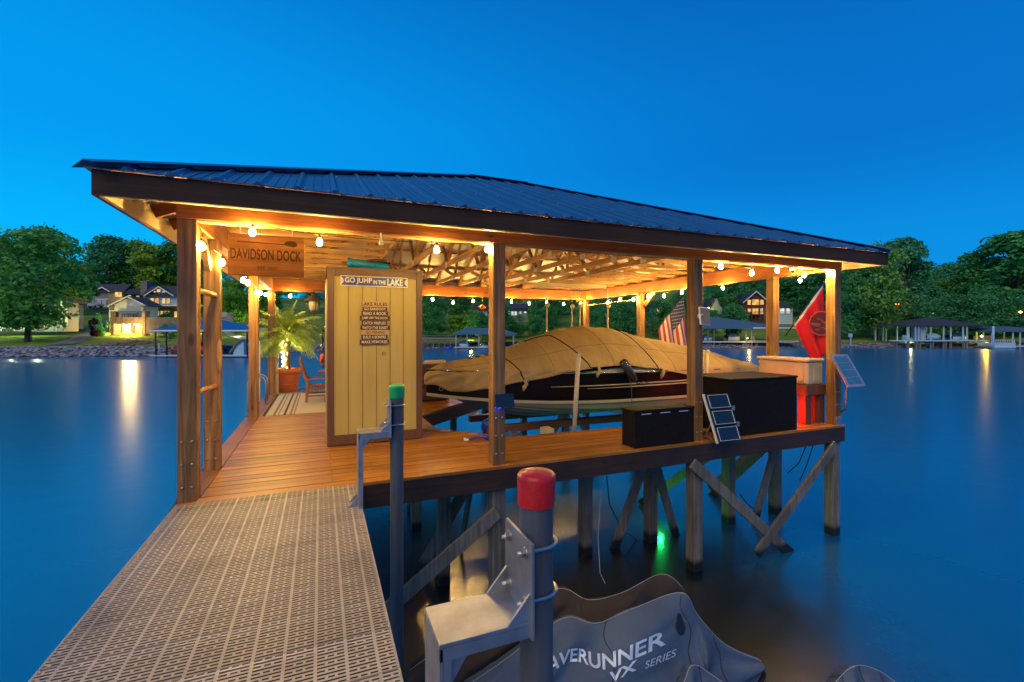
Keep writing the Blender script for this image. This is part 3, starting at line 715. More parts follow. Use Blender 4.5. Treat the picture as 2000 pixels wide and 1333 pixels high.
for e, s in ((a.x+.004, 1), (a.x+wS-.004, -1)):
    b = MB(); pts = [(e, fy-.0055, zb+hS*.1), (e+s*.02, fy-.0055, zb+hS*.28), (e+s*.028, fy-.0055, zb+hS*.5), (e+s*.02, fy-.0055, zb+hS*.72), (e, fy-.0055, zb+hS*.9)]
    b.add(pts, [list(range(5)) if s > 0 else list(range(5))[::-1]]); b.build('end_scroll', 'signwhite', ss)
    MB().lathe((e+s*.012, fy-.006, zb+hS*.5), [(.005, 0), (.004, .002), (0, .002)], 8, axis=(0, -1, 0)).build('rivet', 'signblue', ss)
# stack of rule slats
rl = [('LAKE RULES', 703, 759, 589, 600, 1), ('GO BAREFOOT', 708, 756, 600, 608, 0), ('READ A BOOK', 706, 758, 608, 617.5, 0), ('JUMP OFF THE DOCK', 703, 761, 617.5, 627, 0), ('CATCH FIREFLIES', 706, 756, 627, 636, 0),
      ('WATCH THE SUNSET', 704, 761, 636, 645, 0), ('GO FISHING', 706, 760, 645, 654, 1), ('BUILD A BONFIRE', 706, 757, 654, 663.5, 0), ('MAKE MEMORIES', 703, 760, 663.5, 673, 0)]
zc = onY(732, 673, fy).z
rs = thing('rules_sign', 'stack of nine wooden slats with painted words on the cream shed', 'sign', (onY(732, 673, fy).x, fy, zc))
for k, (txt, xa_, xb_, ya_, yb_, lt) in enumerate(rl):
    p = onY(xa_, (ya_+yb_)/2, fy); q = onY(xb_, (ya_+yb_)/2, fy); cx = (p.x+q.x)/2; zz0 = onY(732, yb_, fy).z; zz1 = onY(732, ya_, fy).z
    y = fy-.004-.003*(k % 2)
    o = MB().box((p.x, y, zz0+.001), (q.x, fy+.003, zz1-.001)).build('slat', 'rulelight' if lt else 'rulewood', rs)
    m = .16 if k in (6,) else .06
    lettering('lettering', txt, o, (p.x+(q.x-p.x)*m, y, zz0+(zz1-zz0)*.2), (1, 0, 0), (0, 0, 1), (q.x-p.x)*(1-2*m), (zz1-zz0)*.6, 'carved' if lt else 'signwhite', depth=.001, bold=.012)
MB().tube([(onY(750, 691, fy).x+.02*math.cos(t*.7), fy-.004, onY(750, 691, fy).z+.02*math.sin(t*.7)) for t in range(10)], .003, 5).build('iron_ring', 'black', rs)
# board lying on the shed roof
wk = thing('wakeboard', 'turquoise wakeboard with dark foot pad lying on the shed roof', 'board', (1.8, 2.0, SZ+.022))
pr = [(-.62, .02), (-.55, .10), (-.35, .19), (0, .22), (.35, .19), (.52, .12), (.6, .02)]
def wkp(t):
    return 1.82+t*.55, 1.85+t*.12
rows = []
for u, w in pr:
    cx, cy = 1.70+u*.46, 1.86+u*.2; z = SZ+.075+.05*u*u
    rows.append([(cx, cy-w*.8, z), (cx, cy-w*.6, z+.075), (cx, cy, z+.09), (cx, cy+w*.6, z+.075), (cx, cy+w*.8, z), (cx, cy, z-.045)])
mb = mat('turquoise_gelcoat', (.01, .22, .50), rough=.25, var=.55, scale=5, stretch=(1, 3, 3))
MB().grid(rows, closed=True).build('board', mb, wk)
MB().lathe((1.80, 1.84, SZ+.15), [(.17, -.01), (.165, .012), (.12, .03), (0, .035)], 20).build('foot_pad', mat('brown_foam', (.10, .07, .035), rough=.9, bump=.8, bscale=200), wk)
for s in (-.32, .36): MB().beam((1.70+s*.62, 1.72, SZ+.164), (1.73+s*.62, 1.98, SZ+.164), .02, .006).build('stripe', 'signwhite', wk)
# lantern on the shed side
lc = W(612, 595, 6.75)
ln = thing('wall_lantern', 'bronze cage lantern on a curved arm at the left side of the shed', 'lantern', (SX0, lc.y, lc.z))
arm = [V((SX0-.012, lc.y, lc.z+.10)), V((SX0-.03, lc.y, lc.z+.19)), V((SX0-.10, lc.y, lc.z+.215)), V((lc.x, lc.y, lc.z+.20)), V((lc.x, lc.y, lc.z+.16))]
MB().tube(arm, .008, 8).build('arm', 'bronze', ln)
MB().lathe(lc, [(.0, .165), (.03, .16), (.035, .125), (.12, .06), (.125, .05), (.05, .055)], 20).build('hood', 'bronze', ln)
MB().lathe(lc, [(.055, .055), (.062, .0), (.058, -.06), (.04, -.085), (0, -.09)], 18).build('glass', 'glass', ln)
for k in range(4):
    an = k*math.pi/2+.4; d = V((math.cos(an), math.sin(an), 0))
    MB().tube([lc+d*.085+V((0, 0, .055)), lc+d*.085+V((0, 0, -.05)), lc+d*.05+V((0, 0, -.12)), lc+V((0, 0, -.135))], .006, 6).build('cage_bar', 'bronze', ln)
MB().lathe(lc+V((0, 0, -.15)), [(.0, .02), (.014, .012), (.01, -.01), (0, -.02)], 8).build('finial', 'bronze', ln)

# ---- rug, chair, table, palm
def rug_mat():
    m, nt, n, l, b = newmat('woven_rug')
    t = n.new('ShaderNodeTexCoord'); sx = n.new('ShaderNodeSeparateXYZ'); l.new(t.outputs['Object'], sx.inputs[0])
    c0 = (.50, .42, .27); e = []
    pts = [(0, c0)]
    r = n.new('ShaderNodeValToRGB'); r.color_ramp.interpolation = 'CONSTANT'
    seq = [(0, (.03, .03, .03)), (.028, c0), (.10, (.16, .13, .09)), (.125, c0), (.145, (.20, .15, .10)), (.16, c0), (.20, (.035, .035, .03)), (.225, c0), (.26, (.22, .16, .1)), (.285, c0), (.30, (.25, .2, .13)), (.315, c0)]
    el = r.color_ramp.elements
    while len(el) < len(seq): el.new(.9)
    for k, (p, c) in enumerate(seq): el[k].position = p; el[k].color = (*c, 1)
    q = n.new('ShaderNodeMapRange'); q.inputs['From Min'].default_value = 0; q.inputs['From Max'].default_value = 1.55; l.new(sx.outputs['X'], q.inputs['Value']); l.new(q.outputs[0], r.inputs[0])
    l.new(r.outputs[0], b.inputs['Base Color']); b.inputs['Roughness'].default_value = .95
    return m
b = MB().box((.20, 4.10, .003), (2.55, 6.90, .012)); tag(b.build('rug', rug_mat(), loc=(.20, 4.10, .003)), 'cream woven rug with dark stripes along its left end', 'rug')
def chair(cx, cy):
    t = thing('armchair', 'wooden slatted armchair facing the round table by the palm', 'chair', (cx, cy, .012))
    z0 = .012
    for sy in (-.24, .24):
        MB().beam((cx-.22, cy+sy, z0+.02), (cx-.20, cy+sy, .47), .045, .045, up=(0, 1, 0)).build('leg', 'trimwood', t)
        MB().beam((cx+.24, cy+sy, z0+.02), (cx+.24, cy+sy, .47), .045, .045, up=(0, 1, 0)).build('leg', 'trimwood', t)
        MB().box((cx-.24, cy+sy-.03, .47), (cx+.28, cy+sy+.03, .492)).build('armrest', 'trimwood', t, bevel=.004)
        MB().beam((cx-.20, cy+sy, .36), (cx-.34, cy+sy, .86), .04, .05, up=(0, 1, 0)).build('back_post', 'trimwood', t)
        MB().box((cx-.2, cy+sy-.012, .14), (cx+.24, cy+sy+.012, .17)).build('stretcher', 'trimwood', t)
    MB().box((cx-.22, cy-.25, .28), (cx+.26, cy+.25, .32)).build('seat_frame', 'trimwood', t)
    s = MB()
    for k in range(7): s.box((cx-.2+k*.067, cy-.25, .325), (cx-.2+k*.067+.052, cy+.25, .345))
    s.build('seat_slats', 'trimwood', t)
    s = MB()
    for k in range(7): yy = cy-.19+k*.063; s.beam((cx-.215, yy, .37), (cx-.335, yy, .83), .04, .015, up=(1, 0, 0))
    s.build('back_slats', 'trimwood', t); MB().beam((cx-.34, cy-.25, .86), (cx-.34, cy+.25, .86), .035, .07).build('top_rail', 'trimwood', t)
cp_ = onZ(594, 789, .012); chair(cp_.x+.26, cp_.y+.26)
tp = V((1.50, 5.95, 0))
t = thing('round_table', 'round wooden patio table on the rug beside the armchair', 'table', (tp.x, tp.y, .012))
MB().lathe((tp.x, tp.y, .57), [(0, -.02), (.44, -.02), (.45, -.01), (.45, .01), (.44, .02), (0, .02)], 36).build('tabletop', 'trimwood', t); MB().lathe((tp.x, tp.y, 0), [(.2, .015), (.2, .03), (.04, .06), (.035, .55)], 16).build('pedestal', 'trimwood', t)
pc = V((onZ(560, 766, 0).x, 7.55, 0.0)); pc.x = onY(560, 760, 7.55).x
pot = thing('plant_pot', 'large terracotta pot on the slotted platform holding the palm', 'pot', pc)
MB().lathe(pc, [(.0, .0), (.215, .0), (.225, .01), (.275, .30), (.295, .41), (.30, .42), (.325, .425), (.33, .53), (.315, .54), (.295, .53), (.285, .46)], 40).build('body', 'terracotta', pot)
MB().lathe(pc+V((0, 0, .49)), [(.29, 0), (.15, .01), (0, .02)], 24).build('soil', 'soil', pot)
MB().lathe(pc, [(.252, .165), (.262, .17), (.262, .19), (.254, .195)], 40).build('band', 'terracotta', pot)
palm = thing('palm_tree', 'small potted palm with its trunk wrapped in lit warm bulbs', 'palm', pc+V((0, 0, .50)))
tb = pc+V((0, 0, .50)); tt = pc+V((-.02, 0, 1.28))
MB().tube([tb, tb.lerp(tt, .3), tb.lerp(tt, .7), tt, tt+V((0, 0, .1))], [.09, .08, .085, .10, .05], 14).build('trunk', 'palmbark', palm)
lb = MB()
for k in range(46):
    u = k/46; p = tb.lerp(tt, .04+.92*u); an = k*2.4; rr = .088+.01*u
    q = p+V((math.cos(an)*rr, math.sin(an)*rr, 0)); 
    if q.x < p.x+.035: lb.lathe(q, [(0, .009), (.009, 0), (0, -.009)], 6)
lb.build('fairy_lights', emit('fairy_bulb', (1, .72, .34), 260), palm)['kind'] = 'stuff'
M['frond'] = mat('palm_leaf', (.30, .42, .05), rough=.45, var=.25, scale=5, island=.25)
def frond(base, az, el, L, m, par):
    pts = []; p = V(base); d = V((math.cos(az)*math.cos(el), math.sin(az)*math.cos(el), math.sin(el)))
    n = 15
    for k in range(n):
        pts.append(p.copy()); p = p+d*(L/n); d = (d+V((0, 0, -.085-.05*k/n))).normalized()
    b = MB(); b.tube(pts, [.009*(1-k/n)+.002 for k in range(n)], 5)
    for k in range(2, n):
        t = (pts[min(k+1, n-1)]-pts[k-1]).normalized(); sd = t.cross(V((0, 0, 1)))
        sd = sd.normalized() if sd.length > .05 else V((1, 0, 0)); up = sd.cross(t)
        for h in (0, .5):
            q = pts[k]+(pts[min(k+1, n-1)]-pts[k])*h
            ll = L*.30*math.sin(math.pi*min(.97, (k+h)/n*.85+.12))
            for s in (-1, 1):
                dd = (sd*s+t*.75+up*(-.25+R.uniform(-.15, .25))).normalized(); w = t*.012
                e = q+dd*ll+V((0, 0, -ll*.28)); mdl = q+dd*ll*.5
                b.add([q-w*.6, mdl-w, e, mdl+w, q+w*.6], [(0, 1, 2, 3, 4)])
    return b.build('frond', m, par)
for k in range(44):
    frond(tt+V((0, 0, .04)), k*2.399+R.uniform(-.2, .2), 1.45-1.35*(k/34)**.8, R.uniform(.78, 1.02), 'frond', palm)
sp = thing('spot_light', 'small black garden spotlight stuck in the left of the terracotta pot', 'light', pc+V((-.26, -.12, .50)))
MB().tube([pc+V((-.26, -.12, .50)), pc+V((-.26, -.12, .60))], .01, 6).build('stake', 'black', sp); MB().lathe(pc+V((-.26, -.12, .60)), [(0, -.03), (.03, -.02), (.032, .04)], 12, axis=(.6, .2, .8)).build('head', 'black', sp); MB().lathe(pc+V((-.245, -.115, .63)), [(.026, 0), (0, .004)], 12, axis=(.6, .2, .8)).build('lens', 'bulb', sp)
for nm, src_, dst_, pw_ in (('pot_spot', pc+V((-.236, -.11, .645)), pc+V((.05, .05, 1.35)), 150),):
    L = bpy.data.lights.new(nm, 'SPOT'); L.energy = pw_; L.color = (1, .86, .5); L.spot_size = rad(110); L.spot_blend = .6; L.shadow_soft_size = .02
    o = bpy.data.objects.new(nm, L); scene.collection.objects.link(o); o.location = src_; o.rotation_euler = (dst_-src_).to_track_quat('-Z', 'Y').to_euler()

# swim ladder, marker boards
lad = thing('swim_ladder', 'aluminium swim ladder with looped handrails at the left deck edge', 'ladder', (-.04, 5.8, 0))
for yy in (5.62, 5.98):
    pts = [(-.20, yy, -1.2), (-.20, yy, .40)]+[(-.05-.15*math.cos(a*math.pi/8), yy, .40+.15*math.sin(a*math.pi/8)) for a in range(1, 8)]+[(.10, yy, .40), (.10, yy, .005)]
    MB().tube(pts, .017, 10).build('handrail', 'alu', lad)
for z in (-.2, -.5, -.8, -1.1): MB().box((-.24, 5.63, z), (-.16, 5.97, z+.02)).build('rung', 'alu', lad)
MB().box((.07, 5.58, .004), (.13, 6.02, .012)).build('foot_plate', 'alu', lad)
b = onX(508, 780, 0.0)
t = thing('white_pole', 'thin white pole standing in the water by the left corner post', 'pole', (-.12, 6.6, WATER)); MB().tube([(-.12, 6.6, WATER-.2), (-.12, 6.6, 1.22)], .022, 10).build('shaft', 'white', t); MB().lathe((-.12, 6.6, 1.22), [(.024, 0), (.03, .02), (0, .04)], 10).build('cap', 'black', t)
t = thing('marker_board', 'pale board with orange marks beside the left corner post', 'board', (.16, 7.2, 0)); MB().box((.145, 7.19, 0), (.205, 7.23, 1.22)).build('board', 'pvc', t)
for z in (.45, .8, 1.1): MB().box((.147, 7.187, z), (.2, 7.189, z+.03)).build('mark', 'orange', t)

# sofa behind the bow
so_ = thing('wicker_sofa', 'brown wicker sofa with cream cushions behind the boat bow', 'sofa', (3.1, 4.95, 0))
MB().box((2.42, 4.68, .02), (3.55, 5.35, .30)).build('base', 'wicker', so_, bevel=.02); MB().box((2.42, 4.66, .30), (3.55, 4.80, .76)).build('back', 'wicker', so_, bevel=.03); MB().box((2.40, 4.81, .301), (2.55, 5.35, .55)).build('arm', 'wicker', so_, bevel=.03)
for k in range(2): MB().box((2.57+k*.48, 4.82, .305), (3.04+k*.48, 5.34, .43)).build('seat_cushion', 'cushion', so_, bevel=.04)
for k in range(2): MB().box((2.55+k*.5, 4.805, .44), (3.02+k*.5, 4.95, .82)).build('back_cushion', 'cushion', so_, bevel=.05)

# watering can
wc = onZ(962, 866, 0); wc = V((2.86, .62, 0)); 
def at2(px, py, y=.62): return onY(px, py, y)
bs = onZ(968, 860, 0)
wcan = thing('watering_can', 'blue plastic watering can with ivory rose behind the middle post', 'watering can', bs)
MB().lathe(bs, [(0, .0), (.095, .0), (.10, .02), (.085, .15), (.05, .20), (.06, .215), (.0, .215)], 24).build('body', 'blueplastic', wcan)
d = bs.dot(V((0, 1, 0))); dd = (bs-CAM).dot(FW)
def wp(px, py): return W(px, py, dd)
MB().tube([wp(958, 858), wp(945, 853), wp(930, 855), wp(916, 859)], [.035, .022, .013, .011], 10).build('spout', 'blueplastic', wcan)
MB().lathe(wp(916, 859), [(.012, 0), (.016, .02), (.045, .055), (.045, .06), (0, .066)], 16, axis=(wp(905, 861)-wp(916, 858))).build('rose', 'whiteplastic', wcan)
MB().tube([wp(946, 848), wp(940, 835), wp(945, 823), wp(958, 816), wp(970, 822), wp(975, 840)], .011, 8).build('handle', 'blueplastic', wcan)
MB().tube([wp(946, 843), wp(950, 832), wp(962, 828)], .009, 8).build('inner_grip', 'blueplastic', wcan)

# things fixed to posts
def pv(name, label, cat, loc): return thing(name, label, cat, loc)
x = 2.775+PW/2
c = onY(983, 782, -.03); sp = thing('solar_light', 'small dark solar lamp with a blue glow on the middle front post', 'light', (c.x, -.03, c.z))
MB().obox((c.x+.0, -.07, c.z), (.105, 0, 0), (0, .022, .068), (0, -.005, .002)).build('panel', 'solardark', sp); MB().box((c.x-.09, -.004, c.z-.075), (c.x-.0, -.03, c.z-.02)).build('lamp_housing', 'black', sp); MB().box((c.x-.085, -.006, c.z-.078), (c.x-.005, -.028, c.z-.0755)).build('lens', emit('blue_led', (.03, .05, 1), 12), sp)
plight('blue_glow', (c.x-.05, -.06, c.z-.10), .25, (.02, .04, 1), .02, sp)
c = onY(1376, 618, -.06); sp = thing('flood_lamp', 'square frosted solar flood lamp facing right on the second front post', 'light', (c.x, -.03, c.z))
MB().obox(c, (.085, .0, -.006), (.018, .03, .115), (-.0, .012, -.0), 0).build('panel', 'white', sp, bevel=.006)
MB().obox(c+V((.0, -.014, 0)), (.076, .0, -.005), (.016, .027, .105), (-.0, .003, -.0)).build('lens', 'lampglass', sp)
MB().lathe((c.x-.05, -.03, c.z), [(.04, 0), (.04, .03), (.02, .05)], 12, axis=(0, -1, 0)).build('knuckle', 'whiteplastic', sp)
# folding solar charger leaning on the deck edge
a, b_, c_, d_ = onY(1376, 768, -.18), onY(1425, 766, -.18), onY(1450, 862, -.30), onY(1402, 864, -.30)
A0 = V((a.x, -.18, a.z)); B0 = V((b_.x, -.18, a.z)); C0 = V((c_.x+.02, -.30, c_.z)); D0 = V((d_.x+.0, -.30, c_.z))
A0 = onY(1376, 770, -.10); B0 = onY(1422, 767, -.10); D0 = onY(1404, 866, -.30); C0 = onY(1450, 861, -.30)
fsn = (B0-A0).cross(D0-A0).normalized(); 
if fsn.y > 0: fsn = -fsn
fs = thing('folding_solar_panel', 'three part folding solar charger propped against the front deck edge', 'solar panel', D0)
def bil(u, v): return (A0*(1-u)+B0*u)*(1-v)+(D0*(1-u)+C0*u)*v
for k in range(3):
    v0, v1 = k/3+.015, (k+1)/3-.015
    q = [bil(.02, v0), bil(.98, v0), bil(.98, v1), bil(.02, v1)]
    MB().prism(q, -fsn*.012).build('panel_back', 'black', fs)
    b = MB(); w = .05
    inn = [bil(.10, v0+.02), bil(.92, v0+.02), bil(.92, v1-.02), bil(.10, v1-.02)]
    for i in range(4):
        p, r = inn[i]+fsn*.002, inn[(i+1) % 4]+fsn*.002; b.beam(p, r, .005, .004)
    b.build('frame_line', 'white', fs)
    b = MB()
    for i in range(7):
        for j in range(2):
            u0 = .13+i*.112; q = [bil(u0, v0+.03+j*.125), bil(u0+.09, v0+.03+j*.125), bil(u0+.09, v0+.145+j*.125), bil(u0, v0+.145+j*.125)]
            b.add([p+fsn*.0015 for p in q], [(0, 1, 2, 3), (3, 2, 1, 0)])
    b.build('cells', 'solardark', fs)
MB().beam(A0-fsn*.02, D0-fsn*.02, .03, .02).build('side_edge', 'whiteplastic', fs)
MB().beam(bil(.05, .55)-fsn*.02, onZ(1380, 858, .0)+V((0, .04, 0)), .02, .01).build('prop_leg', 'alu', fs); MB().beam(D0-fsn*.02, onZ(1380, 853, .01)+V((0, .05, 0)), .02, .02).build('prop_leg', 'alu', fs)
for v in (.33, .66): MB().obox(bil(1.02, v), (.02, 0, 0), (0, .01, 0), (0, 0, .03)).build('clip', 'alu', fs)
t = onZ(1386, 850, .0); o_ = thing('orange_tube', 'orange plastic tube lying on the deck behind the folding charger', 'tube', t+V((0, .12, 0))); MB().tube([t+V((-.07, .12, .035)), t+V((.07, .12, .035))], .032, 12).build('tube', 'amber', o_)
for s in (-.075, .07): MB().tube([t+V((s, .12, .035)), t+V((s+.012, .12, .035))], .036, 12).build('end_cap', 'black', o_)
# corner solar panel on a bracket
cq = [onY(1622, 693, -.12), onY(1655, 692, -.20), onY(1692, 754, -.42), onY(1657, 757, -.34)]
pn = (cq[1]-cq[0]).cross(cq[3]-cq[0]).normalized()
if pn.z < 0: pn = -pn
sp = thing('corner_solar_panel', 'blue solar panel in a pale frame on a bent arm at the far right post', 'solar panel', V((XW+.05, -.1, .1)))
MB().prism([p for p in cq], -pn*.025).build('frame', 'alu', sp)
def bl(u, v): return (cq[0]*(1-u)+cq[1]*u)*(1-v)+(cq[3]*(1-u)+cq[2]*u)*v
MB().add([bl(.12, .06)+pn*.002, bl(.88, .06)+pn*.002, bl(.88, .92)+pn*.002, bl(.12, .92)+pn*.002], [(0, 1, 2, 3), (3, 2, 1, 0)]).build('cell_face', 'solar', sp)
b = MB()
for v in (.27, .49, .71): b.beam(bl(.12, v)+pn*.003, bl(.88, v)+pn*.003, .003, .001)
b.build('cell_lines', 'white', sp)
m_ = bl(.5, .75)-pn*.03
MB().tube([m_, onY(1653, 762, -.22), onY(1653, 792, -.2), onY(1650, 800, -.12), (XW-.01, -.012, onY(1643, 806, -.05).z)], .016, 10).build('bent_arm', 'steel', sp)
MB().box((XW-.13, -.02, .0), (XW-.02, -.001, .12)).build('bracket', 'alu', sp)

# black bench boxes and cooler
def blackbox(label, x0, x1, y0, y1, h, lid=.03):
    t = thing('storage_box', label, 'box', ((x0+x1)/2, (y0+y1)/2, 0), group='black storage boxes along the front deck')
    MB().box((x0, y0, .004), (x1, y1, h-lid)).build('body', 'blackbox', t, bevel=.006); MB().box((x0-.012, y0-.012, h-lid), (x1+.012, y1+.012, h)).build('lid', 'blackbox', t, bevel=.008)
    return t
f1 = onZ(1262, 877, 0); f2 = onZ(1358, 867, 0); l1 = onZ(1222, 860, 0)
t1 = blackbox('small black box on the front deck edge left of the second post', 4.59, 5.515, .0, .25, .46)
for k in range(3):
    x = 4.68+k*.29; MB().box((x, -.017, .405), (x+.15, -.014, .417)).build('lid_mark', 'plate', t1)
f1 = onY(1435, 855, .02); 
t2 = blackbox('large black box on the front deck right of the second post', 6.15, 7.44, .0, .75, .78)
# stand and cream cooler
st = thing('timber_stand', 'dark timber stand under the cream dock box at the right corner', 'stand', (8.1, .6, 0))
MB().box((7.88, .16, .44), (8.36, 1.06, .60)).build('top', 'darkwood', st, bevel=.008)
for x, y in ((7.90, .19), (8.20, .19), (7.90, .86), (8.20, .86)): MB().box((x, y, .003), (x+.13, y+.13, .44)).build('leg', 'darkwood', st, bevel=.006)
ck = thing('dock_box', 'cream moulded plastic dock box resting on the dark timber stand', 'box', (8.1, .6, .60))
cx0, cx1, cy0, cy1 = 7.92, 8.27, .17, 1.03
MB().box((cx0, cy0, .601), (cx1, cy1, .95)).build('tub', 'coolbox', ck, bevel=.03); MB().box((cx0-.025, cy0-.02, .951), (cx1+.005, cy1+.02, 1.0)).build('lid', 'coolbox', ck, bevel=.018)
for k in range(5):
    y = cy0+.07+k*.155; MB().box((cx0-.008, y, .66), (cx0, y+.085, .89)).build('moulded_rib', 'coolbox', ck, bevel=.004)
MB().box((cx0+.12, cy0-.007, .66), (cx0+.24, cy0, .9)).build('moulded_rib', 'coolbox', ck)
MB().tube([(cx0-.03, cy1-.05, .93), (cx0-.05, cy1-.05, .90), (cx0-.03, cy1-.05, .88)], .008, 6).build('latch', 'steel', ck)
rn = thing('red_marker_light', 'small red navigation lamp low behind the timber stand', 'light', (7.70, .80, 0)); MB().lathe((7.70, .80, 0.003), [(.04, 0), (.045, .02), (.03, .07), (0, .09)], 14).build('lens', emit('red_led', (1, .01, .01), 25), rn)
plight('red_glow', (7.62, .45, .16), 26, (1, .008, .008), .05)

# lift guide posts
def guide(px0, py0, px1, py1, y, lab, base=None):
    a = onY(px0, py0, y); c = onY(px1, py1, y); t = thing('guide_post', lab, 'pipe', c, group=None)
    MB().tube([c, a], .032, 14).build('pipe', 'pvc', t); MB().lathe(a, [(.034, -.03), (.037, 0), (.034, .02), (0, .025)], 14, axis=(a-c)).build('cap', 'pvc', t)
guide(1130, 694, 1121, 852, 1.18, 'leaning cream pipe post in front of the covered boat')
guide(1381, 686, 1379, 780, 1.3, 'cream pipe post rising beside the second front post near the boat stern')

# ---- boat lift
lift = thing('boat_lift', 'boat lift with hanging rods and steel cradle under the covered boat', 'boat lift', (5.5, 3, -.6))
zb = .0
a = onY(1042, 566, 5.0); c = onY(1163, 572, 5.0)
MB().box((a.x, 4.98, 2.46), (c.x+.3, 5.06, 2.54)).build('head_beam', 'pvc', lift)
for px, y in ((1068, 4.55), (1117, 4.9), (1133, 4.55), (1187, 4.3)):
    p = onY(px, 640, y)
    MB().tube([(p.x, y, .1), (p.x, y, 2.05)], .017, 8).build('hanger_rod', 'pvc', lift); MB().tube([(p.x, y, 2.05), (p.x, y, 2.5)], .006, 6).build('cable', 'steel', lift)
    MB().lathe((p.x, y-.03, 2.0), [(.0, -.02), (.05, -.018), (.055, 0), (.05, .018), (0, .02)], 14, axis=(0, 1, 0)).build('pulley', 'pvc', lift)
for x in (3.95, 6.9): MB().box((x, 1.35, -.34), (x+.14, 4.7, -.24)).build('cradle_beam', 'steel', lift)
for y in (2.45, 3.45): MB().box((3.6, y, -.238), (8.2, y+.12, -.12)).build('bunk', 'darkwood', lift, bevel=.01)
MB().beam((3.62, 1.5, -.22), (4.6, 2.2, -.30), .16, .10).build('cradle_arm', 'alu', lift)
MB().obox((4.3, 1.75, -.16), (.07, 0, 0), (0, .10, 0), (0, 0, .10)).build('bunk_bracket', 'pvc', lift); MB().obox((3.72, 1.72, -.13), (.05, 0, 0), (0, .07, 0), (0, 0, .08)).build('bunk_bracket', 'steel', lift)
t = thing('spreader_rod', 'thin pale rod across the back right corner under the roof', 'rod', onX(1150, 597, XW-.3)); p, q = onY(1148, 597, YW-.2), onX(1245, 585, XW-.2); MB().tube([p, q], .012, 8).build('rod', 'pvc', t)
t = onY(942, 600, YW-.3); o_ = thing('hanging_float', 'small orange float hanging on a cord under the back beam', 'float', t); MB().lathe(t, [(0, .075), (.03, .06), (.085, .005), (.085, -.01), (.03, -.075), (0, -.08)], 10, axis=(0, 0, 1)).build('float', 'orange', o_); MB().tube([t+V((0, 0, .07)), (t.x, t.y, H)], .006, 5).build('cord', 'rope', o_)

# ================================================================ COVERED RUNABOUT
YC = 3.05; BX, BL = 2.66, 6.75
def hw(t): return (1.16*(1-(1-min(t, .48)/.48)**2.3)-.10*max(0, t-.55)/.45) if t > 0 else .0
zg = lambda t: .74-.05*t+.05*(1-t)**4
zbk = lambda t: .255+.14*(1-t)**5
zch = lambda t: .07+.42*(1-min(1, t*1.25))**4
zk = lambda t: -.14+.66*(1-min(1, t/.34))**2.1
boat = thing('covered_boat', 'black and cream runabout on the lift under a tan canvas cover', 'boat', (BX+BL/2, YC, -.14))
ST = [0, .012, .03, .06, .1, .15, .2, .27, .35, .44, .53, .62, .72, .82, .91, 1.0]
def hx(t): return BX+.06+BL*t
def band(fa, fb, n, name, m, off=0):
    for s in (-1, 1):
        rows = []
        for t in ST:
            w = hw(t); r = []
            for k in range(n+1):
                u = k/n; y, z = fa(t, w, u); r.append((hx(t)+off*0, YC+s*y, z))
            rows.append(r if s > 0 else r[::-1])
        yield rows
def sect(name, m, fn, n=4):
    b = MB()
    for rows in band(fn, None, n, name, m): b.grid(rows)
    return b.build(name, m, boat)
sect('top_side', 'hullcream', lambda t, w, u: (w*(.97+.03*u)-.035*(1-u), zg(t)+.085*(1-u)*min(1, max(0, (t-.33)/.12))*min(1, max(0, (1.0-t)/.12))))
hb = sect('black_side', 'hullblack', lambda t, w, u: (w*(1-.05*u), zg(t)*(1-u)+zbk(t)*u))
sect('hull', 'hullgrey', lambda t, w, u: ((w*(.95-.06*min(1, u*2.5)), zbk(t)+(zch(t)-zbk(t))*min(1, u*2.5)) if u < .4 else (w*.89*(1-(u-.4)/.6), zch(t)+(zk(t)-zch(t))*(u-.4)/.6)), n=10)
sect('boot_stripe', 'hullcream', lambda t, w, u: (w*(.955-.008*u)+.004, zbk(t)+.004-.05*u))
b = MB(); t = 1.0; w = hw(1)
b.add([(hx(1), YC-w, zg(1)), (hx(1), YC+w, zg(1)), (hx(1), YC+w*.9, zch(1)), (hx(1), YC, zk(1)), (hx(1), YC-w*.9, zch(1))], [(0, 1, 2, 3, 4), (4, 3, 2, 1, 0)]); b.build('transom', 'hullblack', boat)
def sidept(t, z, off=.006): w = hw(t); u = (zg(t)-z)/(zg(t)-zbk(t)); return V((hx(t), YC-w*(1-.05*u)-off, z))
for z0, t0 in ((.545, .27), (.50, .36)):
    MB().tube([sidept(t0+(1-t0)*k/24, z0-.03*(1-k/24)) for k in range(25)], [.004+.009*min(1, k/8) for k in range(25)], 6).build('side_stripe', 'hullcream', boat)
MB().tube([sidept(max(t, .004), zg(t)+.0, .008) for t in [k/30 for k in range(1, 31)]], .014, 8).build('rub_rail', 'chrome', boat)
for zz, t0 in ((.02, .17), (-.03, .2)):
    MB().tube([V((hx(t), YC-hw(t)*(.78 if zz > 0 else .5), (zch(t)+(zk(t)-zch(t))*(.13 if zz > 0 else .44))-.004)) for t in [t0+(1-t0)*k/20 for k in range(21)]], .012, 6).build('strake', 'hullcream', boat)
bt_ = V((hx(.03), YC-hw(.03)-.0, .50)); MB().tube([bt_+V((.0+.03*math.cos(a), -.02, .03*math.sin(a)-.03)) for a in [k*math.pi/6 for k in range(13)]], .006, 6).build('bow_eye', 'chrome', boat)
lettering('lettering', 'ESTA', boat, (0, 0, 0), (1, 0, 0), (0, 0, 1), 1, 1, 'hullcream', fn=lambda a, c: sidept(.178+.040*a+.008*c, .60+.055*c, .008), bold=.02)
